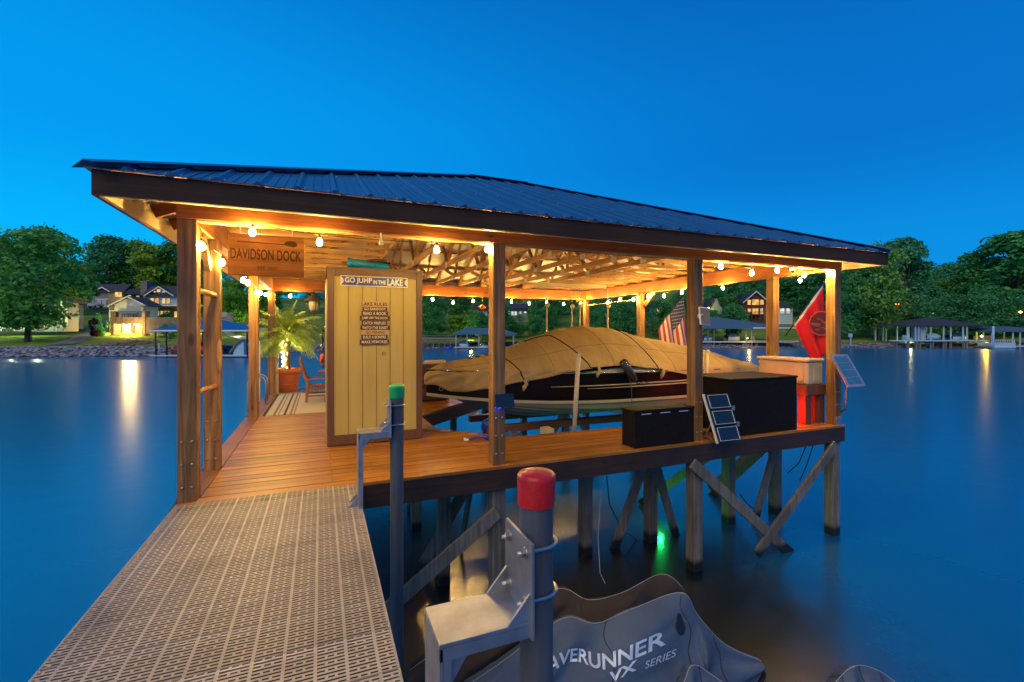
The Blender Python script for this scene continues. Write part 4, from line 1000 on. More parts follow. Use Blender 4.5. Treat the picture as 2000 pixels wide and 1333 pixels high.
# cover
ridge = [onY(px, py, YC) for px, py in ((829, 733), (838, 722), (855, 713), (885, 705), (950, 693), (1000, 676), (1050, 656), (1090, 643), (1130, 638), (1180, 641), (1255, 660), (1350, 679), (1400, 697), (1424, 722))]
def interp(P, x):
    if x <= P[0][0]: return P[0][1]
    for (p, q), (r, t) in zip(P, P[1:]):
        if x <= r: u = (x-p)/(r-p); u = u*u*(3-2*u)*.35+u*.65; return q+(t-q)*u
    return P[-1][1]
RP = [(p.x, p.z) for p in ridge]
def lowpt(px, py):
    x = 5
    for _ in range(8):
        w = hw(max(.01, (x-BX-.06)/BL)); p = onY(px, py, YC-w-.03); x = p.x
    return (p.x, p.z)
LP = [lowpt(*q) for q in ((850, 752), (880, 765), (905, 766), (960, 759), (1013, 747), (1060, 740), (1110, 727), (1160, 719), (1200, 714), (1230, 714), (1280, 720), (1350, 733), (1425, 742))]
LP = sorted(LP)
def cover_pt(x, v, lift=0):
    """x along the boat, v 0 near hem .. 1 ridge .. 2 far hem"""
    t = max(.002, min(1, (x-BX-.06)/BL)); w = max(hw(t), .02)+.035
    zr_ = interp(RP, x); zl = min(interp(LP, x), zr_-.02)
    s = -1 if v <= 1 else 1; q = v if v <= 1 else 2-v
    th = q*math.pi/2
    zs = zg(t)+.03; zs = max(min(zs, zl+.6*(zr_-zl)), zl)
    if q < .22: k = q/.22; y = w*(1-.015*k); z = zl+(zs-zl)*k
    else:
        k = (q-.22)/.78; y = w*.985*(1-k**1.15) if k < 1 else 0; sm = 1-(1-k)**1.7; z = zs+(zr_-zs)*sm
    n1 = noise.noise(V((x*1.3, q*2.2, 1+s)))*.045*math.sin(math.pi*min(1, q+.05))
    # drape folds running down from the ridge
    fd = math.sin(x*13+q*3.2+3*noise.noise(V((x*.8, q, 5))))*.012*math.exp(-((q-.55)/.45)**2)*(1 if 4.3 < x < 8.6 else .25)
    fh = math.sin(x*19-q*34+4*noise.noise(V((x*1.4, q*2, 9))))*.017*math.exp(-((q-.16)/.16)**2)*(1 if x < 5.2 else .3)
    o = n1*.35+fd+fh+lift
    y += o*(1-q)*.9; o -= .009*max(0, 1-7*abs(noise.noise(V((x*1.9+q*1.2, q*2.6-x*.5, 3+s)))))*math.sin(math.pi*min(1, q+.08)); z += o*(.25+.75*q)
    return V((x, YC+s*y, z))
xs = []; x = RP[0][0]+.005
while x < RP[-1][0]: xs.append(x); x += .035
rows = [[cover_pt(x, v*2/64) for v in range(65)] for x in xs]
rows = [[V((xs[0]-.01, YC, (rows[0][16].z+rows[0][0].z)/2))]*65]+rows+[[V((xs[-1]+.02, YC, rows[-1][0].z))]*65]
cv = MB().grid(rows).build('canvas_cover', 'tan', boat, solid=.006)
def strapline(path, par=cv): MB().tube([cover_pt(x, v, .008) for x, v in path], .010, 6).build('strap', 'strap', par)
def xa_at(px): 
    x = 5
    for _ in range(8): w = hw(max(.01, (x-BX-.06)/BL)); x = onY(px, 700, YC-w*.8).x
    return x
for pa, pb in (((988, .80), (1014, .03)), ((1108, .85), (1150, .06)), ((1253, .98), (1272, .06))):
    xa0, xb0 = xa_at(pa[0]), xa_at(pb[0]); strapline([(xa0+(xb0-xa0)*(k/14)**1.3, pa[1]+(pb[1]-pa[1])*k/14) for k in range(15)])
strapline([(xa_at(1108)-.42+.42*k/6, .97-.12*k/6) for k in range(7)])
for sx_ in (3.6, 4.55, 5.6, 6.9, 8.1): MB().tube([cover_pt(sx_+.05*math.sin(k*.2), .06+k*.058, .004) for k in range(33)], .005, 5).build('seam', 'seam', cv)
for v_ in (.50, 1.0): MB().tube([cover_pt(2.9+k*.1, v_, .004) for k in range(62)], .005, 5).build('seam', 'seam', cv)
for px in (905, 922, 945): xx = xa_at(px)+.15; strapline([(xx+.06*k/3, .92-.1*k/3) for k in range(4)])
for px in (1014, 1150, 1272):
    xx = xa_at(px); p = cover_pt(xx, .02); MB().tube([p+V((0, -.03, .02)), p+V((.02, -.04, -.05)), p+V((-.02, -.04, -.10)), p+V((-.03, -.03, -.16))], [.02, .03, .035, .012], 8).build('tie_end', 'tan', cv)
xx = xa_at(1014)-.0
fd = thing('boat_fender', 'glossy black fender hanging on the side of the covered boat', 'fender', sidept(.46, .45))
p = onY(1215, 703, 1.86); q = onY(1240, 746, 1.80); MB().tube([p, p.lerp(q, .1), p.lerp(q, .9), q], [.04, .075, .075, .04], 16).build('body', mat('fender_vinyl', (.03, .025, .015), rough=.08, coat=1), fd); MB().tube([q, q+V((.05, -.02, -.03)), q+V((.2, 0, -.01)), q+V((.3, 0, -.04))], .01, 6).build('line', 'black', fd)
bl_ = thing('blue_cord', 'thin blue cord hanging from the boat fender', 'cord', q+V((-.08, 0, -.4))); MB().tube([q+V((-.07, 0, .05)), q+V((-.07, -.01, -.38))], .005, 5).build('cord', mat('blue_cord_mat', (.02, .2, .4)), bl_)

# ================================================================ FLAGS
def flag(name, label, cat, tip, base, hoist_a, hoist_b, fly, down, m_fn, mats, nrm, nu=30, nv=24, header=False):
    t = thing(name, label, cat, base)
    MB().tube([base, tip], .013, 8).build('pole', 'black', t)
    MB().lathe(tip, [(0, -.02), (.02, 0), (0, .02)], 8, axis=(tip-base)).build('finial', 'chrome', t)
    b = MB(); nrm = V(nrm)
    for i in range(nv+1):
        for j in range(nu+1):
            s = i/nv; u = j/nu
            p = hoist_a.lerp(hoist_b, s)+V(down(s))*u*fly
            amp = .07*u**.7; p = p+nrm*(amp*math.sin(s*15+u*2.0)+.03*noise.noise(V((s*4, u*3, 1)))*u)
            b.v.append(p)
    for i in range(nv):
        for j in range(nu):
            a = i*(nu+1)+j; b.f.append([a, a+1, a+nu+2, a+nu+1]); b.mi.append(m_fn((i+.5)/nv, (j+.5)/nu)); b.sm.append(True)
    o = b.build('cloth', mats, t, solid=.003)
    return t, o
# stars and stripes: canton nearest the tip
tip = onX(1334, 576, XW+.30); base = V((XW+.0, 4.55, onX(1277, 654, XW).z)); 
tip = W(1334, 576, (V((XW, 4.6, 0))-CAM).dot(FW)+.2); base = W(1275, 656, (V((XW, 4.6, 0))-CAM).dot(FW)+.1)
def usm(s, u):
    if s < 7/13 and u < .42: return 2
    return 0 if int(s*13) % 2 == 0 else 1
ha = tip.lerp(base, .03); hb_ = tip.lerp(base, .82)
flg, clo = flag('striped_flag', 'faded red and white striped flag with dark blue canton on a slanted pole', 'flag', tip, base, ha, hb_, 1.15, lambda s: (RT*(.02+.22*(1-s)*0+.12)+V((0, 0, -1))), usm, ['flagred', 'flagwhite', 'flagblue'], FW, nu=30, nv=26)
b = MB()
for i in range(9):
    for j in range(6 if i % 2 == 0 else 5):
        s = (i+.5)/9*7/13; u = (j+.5+(.5 if i % 2 else 0))/6*.42
        p = ha.lerp(hb_, s)+(RT*.14+V((0, 0, -1)))*u*1.15-FW*.085
        pts = [p+(RT*math.cos(a)+V((0, 0, 1))*math.sin(a))*(.018 if k % 2 == 0 else .007) for k, a in enumerate([math.pi/2+k*math.pi/5 for k in range(10)])]
        b.add(pts, [list(range(10)), list(range(10))[::-1]])
b.build('stars', 'flagwhite', clo)
dF = (V((XW+.1, 1.1, 0))-CAM).dot(FW)+.35
tip = W(1609, 551, dF); base = W(1534, 656, dF-.2); ha = tip.lerp(base, .03); hb_ = tip.lerp(base, .78)
def redm(s, u): return 1 if u < .06 else 0
rf, clo = flag('red_flag', 'bright red flag with a round dark emblem beside the right corner post', 'flag', tip, base, ha, hb_, 1.20, lambda s: (RT*(.10+.20*s)+V((0, 0, -1.0+.30*s))), redm, ['redcloth', 'flagwhite'], FW, nu=30, nv=20)
ec = W(1604, 632, dF-.12)
em = MB(); em.lathe(ec, [(.0, .002), (.215, .0)], 40, axis=-FW); e = em.build('emblem', 'maroon', clo)
MB().lathe(ec-FW*.003, [(.222, 0), (.210, .004), (.205, .0)], 40, axis=-FW).build('emblem_ring', 'orange', e)
b = MB()
for (ox, oz, rr, ang) in ((-.10, -.02, .07, .3), (-.03, .07, .05, 1.0), (.05, .02, .04, .2), (.04, -.09, .06, .9), (-.07, -.11, .035, 0)):
    c = ec+RT*ox+V((0, 0, oz))-FW*.006; b.add([c+RT*math.cos(a+ang)*rr*1.3+V((0, 0, 1))*math.sin(a)*rr*(.5+.12*math.sin(3*a)) for a in [k*math.pi/8 for k in range(16)]], [list(range(16)), list(range(16))[::-1]])
b.build('emblem_patch', 'pinkprint', e)

# ================================================================ MOORING POLES AND BRACKETS
def mooring(px, py, topz, zarm, lab, cap, lab2):
    R_ = .057
    t = thing('mooring_pole', lab, 'pole', (px, py, WATER))
    MB().lathe((px, py, 0), [(R_*.97, WATER-.6), (R_*.97, 0), (R_, topz-.06)], 40).build('pipe', 'pipe', t)
    MB().lathe((px, py, topz), [(R_*1.12, -.105), (R_*1.13, -.10), (R_*1.145, -.018), (R_*1.12, -.008), (R_*1.0, .0), (R_*.6, .007), (0, .010)], 40).build('cap', cap, t)
    xl = 1.375 if py > -2 else 1.412
    xp = px-R_-.012; yw = .10
    br = thing('pole_bracket', lab2, 'bracket', ((xl+xp)/2, py, zarm-.03))
    MB().box((xl, py-yw, zarm-.012), (xp, py+yw, zarm)).build('arm', 'alu', br, bevel=.0015)
    MB().box((xl, py-yw, zarm-.05), (xp, py-yw+.008, zarm-.0125)).build('arm_flange', 'alu', br); MB().box((xl, py+yw-.008, zarm-.05), (xp, py+yw, zarm-.0125)).build('arm_flange', 'alu', br)
    MB().box((xl, py-yw, -.12), (xl+.011, py+yw, zarm-.0125)).build('leg', 'alu', br, bevel=.0015)
    MB().box((xl+.0115, py-yw, -.12), (xl+.035, py-yw+.008, zarm-.051)).build('leg_flange', 'alu', br)
    MB().box((xp, py-yw-.012, zarm-.055), (xp+.010, py+yw+.012, zarm+.245)).build('plate', 'alu', br, bevel=.002)
    for s in (-1, 1):
        y = py+s*yw
        MB().prism([(xp-.0005, y, zarm+.002), (xp-.075, y, zarm+.002), (xp-.0005, y, zarm+.085)], (0, -s*.008, 0)).build('gusset', 'alu', br)
    MB().prism([(xl+.0125, py-yw+.012, zarm-.0515), (xl+.09, py-yw+.012, zarm-.0515), (xl+.0125, py-yw+.012, zarm-.17)], (0, .008, 0)).build('gusset', 'alu', br)
    for dz in (.055, .215):
        z = zarm+dz-.015; pts = [(xp-.03, py-.066, z), (xp+.02, py-.066, z)]+[(px+.066*math.sin(a), py-.066*math.cos(a), z) for a in [k*math.pi/14 for k in range(15)]]+[(xp+.02, py+.066, z), (xp-.03, py+.066, z)]
        MB().tube(pts, .0065, 10).build('u_bolt', 'steel', br)
        for s in (-1, 1):
            n = MB(); n.lathe((xp-.0005, py+s*.066, z), [(.018, 0), (.018, .004), (.011, .0045)], 18, axis=(-1, 0, 0)); n.lathe((xp-.004, py+s*.066, z), [(.0125, 0), (.0125, .013), (.0, .0135)], 6, axis=(-1, 0, 0), sm=False); n.build('nut', 'bolt', br)
    b = MB().box((xl-.075, py-.05, .0015), (xl+.0, py+.05, .009)); b.build('foot', 'alu', br)
    MB().prism([(xl-.001, py-.05, .0095), (xl-.07, py-.05, .0095), (xl-.001, py-.05, .08)], (0, .006, 0)).build('gusset', 'alu', br); MB().prism([(xl-.001, py+.05, .0095), (xl-.07, py+.05, .0095), (xl-.001, py+.05, .08)], (0, -.006, 0)).build('gusset', 'alu', br)
    return br
mooring(1.768, -3.165, .945, .515, 'grey pipe pole with red cap standing nearest in front', 'redcap', 'aluminium bracket bolted to the red capped pole')
mooring(1.690, -.60, .965, .60, 'grey pipe pole with green cap standing in front of the shed', 'greencap', 'aluminium bracket bolted to the green capped pole')

# ================================================================ COVERED WATERCRAFT
def ski(lab, ridge, side, wd, floor, m, prefix_text=False, vent=False, nu=70, pipe=True, cols=None):
    """ridge: list of (world point); side: direction across towards the viewer; wd: half width per station"""
    t = thing('covered_watercraft', lab, 'watercraft', (ridge[0][0], ridge[0][1], WATER))
    side = V(side).normalized(); n = len(ridge)
    def rp(u):
        f_ = u*(n-1); i = min(n-2, int(f_)); k = f_-i
        P0, P1, P2, P3 = [V(ridge[max(0, min(n-1, j))]) for j in (i-1, i, i+1, i+2)]
        return .5*((2*P1)+(P2-P0)*k+(2*P0-5*P1+4*P2-P3)*k*k+(3*P1-P0-3*P2+P3)*k**3)
    def wf(u):
        f_ = u*(n-1); i = min(n-2, int(f_)); k = f_-i; return wd[i]+(wd[i+1]-wd[i])*k
    def S(u, v, lift=0):
        r = rp(u); q = abs(v); s = 1 if v >= 0 else -1; w = wf(u)
        prof = q**.9; drop = (1-math.cos(min(1, q)*math.pi/2))*.45+q*.55
        z = r.z+(floor(u)-r.z)*drop
        fo = .024*math.sin(u*23+q*8+4*noise.noise(V((u*4, q*2, s))))*math.sin(math.pi*min(1, q*.9+.05))+.03*noise.noise(V((u*5, q*3, s+4)))*min(1, q*4)-.014*max(0, 1-6*abs(noise.noise(V((u*7+q*1.5, q*2.2-u*2, s+9)))))*min(1, q*3)
        p = r+side*s*(w*prof+fo+lift*min(1, q*3+.3)); return V((p.x, p.y, z+lift+.5*fo*(1-q)))
    rows = [[S(i/(nu*2), -1+2*j/80) for j in range(81)] for i in range(nu*2+1)]
    o = MB().grid(rows).build('cover', m, t, solid=.004)
    for u_ in (.22, .47, .66, .84): MB().tube([S(u_+.01*math.sin(j), -.9+j*.06, .003) for j in range(31)], .003, 5).build('seam', 'skidark', o)
    MB().tube([S(i/nu, 0, .002) for i in range(nu+1)], .0022, 5).build('ridge_piping', 'piping', o)
    MB().tube([S(i/nu, 1, .0) for i in range(nu+1)], .012, 6).build('hem', 'strap', o)
    # hull and sponson below the hem
    h = MB(); rws = []
    for i in range(0, 21):
        u = i/20; r = rp(u); w = wf(u)*.92; z = floor(u)+.03
        rws.append([V((r.x, r.y, 0))+side*w*s_*k_+V((0, 0, zz)) for s_, k_, zz in ((1, 1, z), (1, .9, WATER+.05), (1, .4, WATER-.1), (-1, .4, WATER-.1), (-1, .9, WATER+.05), (-1, 1, z))])
    h.grid(rws).build('hull', 'black', t)
    return t, o, S
fl = lambda z: (lambda u: z)
skc = [onZ(px, py, z) for px, py, z in ((905, 1345, -1.28), (985, 1290, -1.12), (1050, 1240, -.98), (1108, 1206, -.86), (1165, 1218, -.88), (1235, 1190, -.78), (1330, 1158, -.70), (1365, 1205, -.86), (1415, 1258, -1.06), (1487, 1292, -1.20))]
sd = V((-.35, -.94, 0))
sk, skcov, S1 = ski('nearest watercraft under a grey fitted cover printed with silver letters', skc, sd, [.34, .46, .52, .56, .58, .58, .52, .42, .28, .05], lambda u: -1.52+.26*(max(0, u-.5)/.5)**1.5, 'skigrey')
def s_at(px, py):
    best = None
    for i in range(0, 121):
        for j in range(0, 61):
            p = S1(i/120, j/60, .006); d = (p-CAM).dot(FW); x = 1000+F*(p-CAM).dot(RT)/d; y = HY-F*(p.z-CAM.z)/d
            e = (x-px)**2+(y-py)**2
            if best is None or e < best[0]: best = (e, i/120, j/60)
    return best[1:]
def print_on(txt, q, m, shear, bold):
    """q: lower left, lower right, upper left in cover coordinates"""
    (u0, v0), (u1, v1), (u2, v2) = q
    lettering('lettering', txt, skcov, (0, 0, 0), (1, 0, 0), (0, 0, 1), 1, 1, m, shear=shear, bold=bold,
              fn=lambda a, c: S1(u0+(u1-u0)*a+(u2-u0)*c, v0+(v1-v0)*a+(v2-v0)*c, .009))
ll_, lr_, ur_ = s_at(1040, 1332), s_at(1304, 1256), s_at(1297, 1233)
print_on('WAVERUNNER', (ll_, lr_, (ll_[0]+ur_[0]-lr_[0]-.01, ll_[1]+(ur_[1]-lr_[1])*1.1)), 'silverprint', .35, .02)
print_on('VX', (s_at(1196, 1334), s_at(1252, 1306), s_at(1190, 1313)), 'silverprint', .3, .03)
print_on('SERIES', (s_at(1262, 1306), s_at(1322, 1282), s_at(1260, 1295)), 'silverprint', .3, .005)
vq = s_at(1327, 1222); b = MB(); pts = [S1(vq[0]+.012*math.cos(a)*(1 if math.sin(a) < .3 else .6), vq[1]+.09*math.sin(-a), .008) for a in [k*math.pi/8 for k in range(16)]]; b.add(pts, [list(range(16)), list(range(16))[::-1]]); b.build('vent_flap', 'black', skcov)
sk2 = [onZ(px, py, z) for px, py, z in ((800, 1310, -1.35), (900, 1240, -1.2), (1010, 1180, -1.05), (1095, 1150, -.98), (1150, 1172, -1.02), (1215, 1158, -1.0), (1290, 1122, -.95), (1330, 1145, -1.05), (1350, 1185, -1.2))]
o2, c2_, S2 = ski('dark brown covered watercraft moored behind the grey printed one', sk2, sd, [.3, .42, .5, .55, .55, .52, .48, .35, .08], lambda u: -1.52, 'skidark')
sk3 = [onZ(px, py, z) for px, py, z in ((1270, 1420, -1.2), (1330, 1345, -1.05), (1352, 1300, -.97), (1395, 1322, -1.05), (1450, 1365, -1.15), (1510, 1420, -1.3))]
ski('grey covered watercraft mostly below the frame in front of the printed one', sk3, sd, [.3, .35, .3, .35, .3, .1], lambda u: -1.54, 'skigrey', nu=40)
sk4 = [onZ(px, py, z) for px, py, z in ((1590, 1385, -1.2), (1640, 1325, -1.05), (1665, 1303, -1.0), (1700, 1304, -1.02), (1745, 1330, -1.1), (1800, 1390, -1.25))]
ski('grey covered watercraft at the lower right edge of the water', sk4, sd, [.25, .3, .3, .3, .3, .1], lambda u: -1.54, 'skigrey', nu=40)
# mooring lines and cables under the deck
def cable(lab, pts, m, r=.008):
    t = [V(p) for p in pts]; c = []
    for a, e in zip(t, t[1:]):
        for k in range(8): c.append(a.lerp(e, k/8))
    c.append(t[-1]); o = MB().tube(c, r, 6).build('cable' if m != 'rope' else 'rope', m); tag(o, lab, 'cable' if m != 'rope' else 'rope')
cable('black cable looping down from the deck to the water behind the piles', [onY(1185, 930, .9), onY(1190, 985, .95), onY(1215, 1035, 1.0), onY(1255, 1062, 1.1)], 'wire')
cable('pale rope hanging straight from the deck to the dark covered watercraft', [onY(1175, 945, .5), onY(1168, 1050, .3), onY(1172, 1120, 0), onY(1182, 1140, -.3)], 'rope', .0035)
cable('dark cable hanging under the right end of the deck', [onY(1575, 870, .5), onY(1560, 905, .6), onY(1538, 925, .7)], 'wire')
cable('second dark cable beside the one under the right deck end', [onY(1590, 865, .5), onY(1575, 910, .5), onY(1562, 940, .6)], 'wire')
cable('thin black cable sagging beside the pile right of the crossed braces', [onY(1445, 965, .9), onY(1460, 985, .95), onY(1480, 1000, 1.0)], 'wire')
# green lamp in the water
p = onZ(1290, 1045, WATER-.12); gl_ = thing('green_water_light', 'glowing green underwater lamp by the rear piles', 'light', p); MB().lathe(p, [(0, .01), (.05, 0), (.05, -.05)], 14).build('lens', emit('green_led', (.01, 1, .12), 6), gl_)
plight('green_glow', p+V((0.0, .0, .30)), 9, (.01, 1, .10), .02, gl_)

# ================================================================ FAR SHORE
def leafmat(name, c, var=.35):
    m, nt, n, l, b = newmat(name)
    t = n.new('ShaderNodeTexCoord'); g = n.new('ShaderNodeNewGeometry'); oi = n.new('ShaderNodeObjectInfo')
    no = n.new('ShaderNodeTexNoise'); no.inputs['Scale'].default_value = .45; no.inputs['Detail'].default_value = 3; l.new(t.outputs['Object'], no.inputs['Vector'])
    r = ramp(nt, [(.3, (c[0]*.6, c[1]*.65, c[2]*.8)), (.5, c), (.72, (c[0]*1.7+.01, c[1]*1.35, c[2]*.9))]); l.new(no.outputs['Fac'], r.inputs[0])
    h = n.new('ShaderNodeHueSaturation'); q = n.new('ShaderNodeMapRange'); q.inputs['To Min'].default_value = .55; q.inputs['To Max'].default_value = 1.45
    l.new(g.outputs['Random Per Island'], q.inputs['Value']); l.new(q.outputs[0], h.inputs['Value'])
    q2 = n.new('ShaderNodeMapRange'); q2.inputs['To Min'].default_value = .47; q2.inputs['To Max'].default_value = .53; l.new(oi.outputs['Random'], q2.inputs['Value']); l.new(q2.outputs[0], h.inputs['Hue'])
    l.new(r.outputs[0], h.inputs['Color']); l.new(h.outputs[0], b.inputs['Base Color']); b.inputs['Roughness'].default_value = .6; b.inputs['Specular IOR Level'].default_value = .25
    tr = n.new('ShaderNodeBsdfTranslucent'); l.new(h.outputs[0], tr.inputs[0]); ms = n.new('ShaderNodeMixShader'); ms.inputs[0].default_value = .4
    l.new(b.outputs[0], ms.inputs[1]); l.new(tr.outputs[0], ms.inputs[2]); l.new(ms.outputs[0], n['Material Output'].inputs[0])
    return m
M['leaf'] = leafmat('green_leaves', (.15, .40, .075)); M['leafdark'] = leafmat('dark_leaves', (.07, .33, .11)); M['leaflight'] = leafmat('light_leaves', (.19, .42, .04))
M['leafred'] = leafmat('maroon_leaves', (.05, .015, .012))
def crown_mesh(w, h, n, nl, ls, rnd, low=.25, flat=.75):
    """leaf faces on uneven clumps filling an ellipsoid w wide and h tall, centre at h/2"""
    b = MB(); bl = []
    for k in range(n):
        an = rnd.uniform(0, 6.283); u = rnd.uniform(-1, 1); rr = math.sqrt(1-u*u)*rnd.uniform(.35, 1)
        zz = .5+.5*u*.88
        if zz < low: rr *= .8
        bl.append((V((math.cos(an)*rr*w*.42, math.sin(an)*rr*w*.42, zz*h)), w*rnd.uniform(.11, .21)))
    for c, r in bl:
        for k in range(nl):
            d = V((rnd.gauss(0, 1), rnd.gauss(0, 1), rnd.gauss(.15, 1))).normalized()
            p = c+V((d.x*r*1.15, d.y*r*1.15, d.z*r*flat))*rnd.uniform(.55, 1.08)
            nn = (d*.7+V((rnd.uniform(-1, 1), rnd.uniform(-1, 1), rnd.uniform(-.2, 1)))*.8).normalized()
            a = nn.orthogonal().normalized(); cc = nn.cross(a); s = ls*rnd.uniform(.6, 1.3); an = rnd.uniform(0, 6.28)
            e1 = (a*math.cos(an)+cc*math.sin(an))*s; e2 = (cc*math.cos(an)-a*math.sin(an))*s*.62
            b.add([p-e1, p+e2, p+e1, p-e2], [(0, 1, 2, 3)])
    return b, bl
PROTO = {}
def tree_proto(kind, w, h, trunk, seed, m, n=34, nl=150, ls=.42, low=.25, leafy=1):
    rnd = random.Random(seed); b, bl = crown_mesh(w, h*(1-trunk), n, int(nl*leafy), ls, rnd, low)
    z0 = h*trunk
    b.v = [p+V((0, 0, z0)) for p in b.v]
    t = MB(); lean = rnd.uniform(-.3, .3)
    t.tube([(0, 0, -.6), (0, 0, .2), (lean*.3, 0, z0), (lean, .1, z0+(h-z0)*.4), (lean, 0, h*.86)], [h*.028, h*.020, h*.016, h*.010, h*.003], 8)
    for c, r in bl[::3]:
        s = z0*.75+(c.z)*.4; t.tube([(lean*.5, 0, min(s, h*.7)), (c.x*.5, c.y*.5, (s+c.z+z0)/2), (c.x, c.y, c.z+z0)], [h*.008, h*.005, h*.002], 5, cap=False)
    PROTO[kind] = (b, t, m)
    r = thing('tree', '', 'tree', (0, 0, 0))
    cr = b.build('crown', m, r); tk = t.build('trunk', 'bark', r)
    PROTO[kind] = r; r['used'] = 0; r.hide_render = False
    return r
specs = [('oak', 15, 20, .12, 3, 'leaf'), ('oak2', 13, 20, .16, 11, 'leafdark'), ('tall', 10, 22, .2, 5, 'leafdark'), ('lightoak', 12, 15, .1, 8, 'leaflight'), ('bush', 4, 3.2, .0, 9, 'leafdark'), ('redbush', 3, 2.6, .0, 10, 'leafred')]
for k, w, h, tr, sd_, m in specs:
    if 'bush' in k: tree_proto(k, w, h, tr, sd_, m, n=14, nl=90, ls=.16)
    else: tree_proto(k, w, h, tr, sd_, m, n=44, nl=150, ls=.40)
def tree(kind, px, d, topy, label, group=None, wide=1., cat='tree', name='tree', rot=None, mtl=None):
    r = PROTO[kind]; g = G(px, d); H0 = {k: h for k, w, h, *_ in specs}[kind]
    hh = CAM.z+(HY-topy)*d/F-g.z; s = hh/H0
    if not r['used']: o = r; r['used'] = 1
    else: o = copy_tree(r); o['used'] = 1
    o.location = g; o.scale = (s*wide, s*wide, s); o.rotation_euler = (0, 0, rot if rot is not None else R.uniform(0, 6.28))
    o.name = name; OFF[o.name] = V((0, 0, 0)); o['label'] = label; o['category'] = cat
    if 'group' in o: del o['group']
    if group: o['group'] = group
    return o
# left shore
tree('oak', 55, 66, 452, 'big dark tree with pale trunk standing on the far left lawn', rot=1.0, wide=1.35)
tree('oak2', -60, 74, 440, 'tall tree cut by the left edge of the view', wide=1.1)
tree('lightoak', 150, 110, 520, 'light green tree above the parked cars', wide=1.0)
tree('oak', 100, 100, 447, 'tall tree rising right behind the far left house', wide=.9)
tree('oak2', 215, 135, 462, 'broad crowned tree behind the grey house with blue garage', wide=1.15)
tree('oak', 262, 138, 470, 'tree between the grey house and the stone chimney', wide=1.0)
tree('lightoak', 312, 128, 480, 'tree behind the blue gabled house roof', wide=1.1)
tree('oak2', 352, 130, 462, 'dark tree above the blue gabled house', wide=1.0)
tree('lightoak', 452, 84, 548, 'bright green tree lit from below seen right of the ladder pegs', wide=1.0)
tree('lightoak', 405, 92, 530, 'pale green tree seen between the two ladder posts', wide=1.0)
tree('lightoak', 520, 95, 545, 'green tree behind the palm and the left corner post', wide=1.1)
tree('bush', 195, 76, 609, 'round clipped shrub on a stem left of the stone patio', cat='shrub', name='shrub', wide=.42)
tree('redbush', 184, 75, 622, 'maroon leaved shrub beside the round clipped shrub', cat='shrub', name='shrub', wide=.55)
tree('bush', 328, 74, 628, 'round dark shrub against the tan retaining wall', cat='shrub', name='shrub', wide=.8)
tree('bush', 410, 78, 622, 'dark shrub by the pale stone wall seen between posts', cat='shrub', name='shrub')
# middle and right
tree('lightoak', 925, 98, 606, 'yellow green shrubby tree lit from below above the far boat shelter', wide=1.5)
tree('lightoak', 896, 96, 616, 'small lit tree left of the far boat shelter roof', wide=1.5)
tree('oak2', 845, 105, 560, 'dark tree seen just right of the shed', wide=1.0)
tree('lightoak', 1385, 120, 578, 'bright green tree behind the square flood lamp', wide=1.2)
tree('tall', 1420, 122, 520, 'tree with pale bare trunk left of the brown cabin', wide=.8)
tree('oak', 1715, 94, 478, 'broad dark green tree right of the far right post', wide=.85, rot=2.0)
tree('tall', 1768, 102, 462, 'tall tree with forked trunk above the open lakeside shelter', wide=1.15)
tree('oak2', 1668, 96, 545, 'tree filling the shore just right of the corner post', wide=.9)
tree('oak', 1860, 112, 545, 'dark tree in the dip of the tree line', wide=1.2)
tree('oak2', 1905, 108, 495, 'tree with rounded top left of the tallest right edge tree', wide=1.0)
tree('tall', 1985, 100, 452, 'tallest tree at the right edge of the view', wide=1.5)
tree('oak', 2050, 98, 470, 'big tree cut by the right edge of the view', wide=1.0)
tree('oak2', 1810, 108, 560, 'low crowned tree above the open lakeside shelter roof', wide=1.3)
tree('oak2', 1940, 96, 560, 'dark tree behind the lit lamp on the right shore', wide=1.2)
# far-off wood that reads as one mass
wb = MB(); rnd = random.Random(21)
src = {k: PROTO[k] for k in ('oak', 'oak2', 'tall')}
def scatter_wood(n, px0, px1, d0, d1, t0, t1, m_):
    vs = []; fs = []
    for i in range(n):
        px = rnd.uniform(px0, px1); d = rnd.uniform(d0, d1); g = G(px, d); k = rnd.choice(['oak', 'oak2', 'tall'])
        H0 = 22 if k == 'tall' else 20; top = rnd.uniform(t0, t1); s = (CAM.z+(HY-top)*d/F-g.z)/H0
        if s < .2: continue
        me = [c for c in src[k].children if c.name.startswith('crown')][0].data
        an = rnd.uniform(0, 6.28); c_, s_ = math.cos(an), math.sin(an); b0 = len(vs)
        step = 2
        for p in me.polygons:
            if p.index % step: continue
            b0 = len(vs)
            for vi in p.vertices:
                q = me.vertices[vi].co; cc = V((0, 0, 0))
                vs.append((g.x+(q.x*c_-q.y*s_)*s*1.25, g.y+(q.x*s_+q.y*c_)*s*1.25, g.z+q.z*s))
            fs.append((b0, b0+1, b0+2, b0+3))
    b = MB(); b.v = [V(v) for v in vs]; b.f = [list(f) for f in fs]; b.mi = [0]*len(fs); b.sm = [False]*len(fs)
    return b.build('wood', m_)
tag(scatter_wood(46, 590, 1430, 99, 150, 520, 590, 'leafdark'), 'dark wood on the far hillside seen through the open dock', 'wood', kind='stuff')
tag(scatter_wood(60, 640, 1440, 89, 102, 585, 632, 'leafdark'), 'low dark trees and brush along the middle shore', 'brush', kind='stuff')
tag(scatter_wood(30, 1640, 2150, 93, 104, 560, 625, 'leafdark'), 'low dark trees and brush behind the right shelters', 'brush', kind='stuff')
tag(scatter_wood(44, 1390, 1720, 130, 165, 505, 560, 'leafdark'), 'dark wood behind the brown cabin', 'wood', kind='stuff')
tag(scatter_wood(24, 1650, 2150, 106, 150, 505, 590, 'leafdark'), 'dark wood along the right shore', 'wood', kind='stuff')
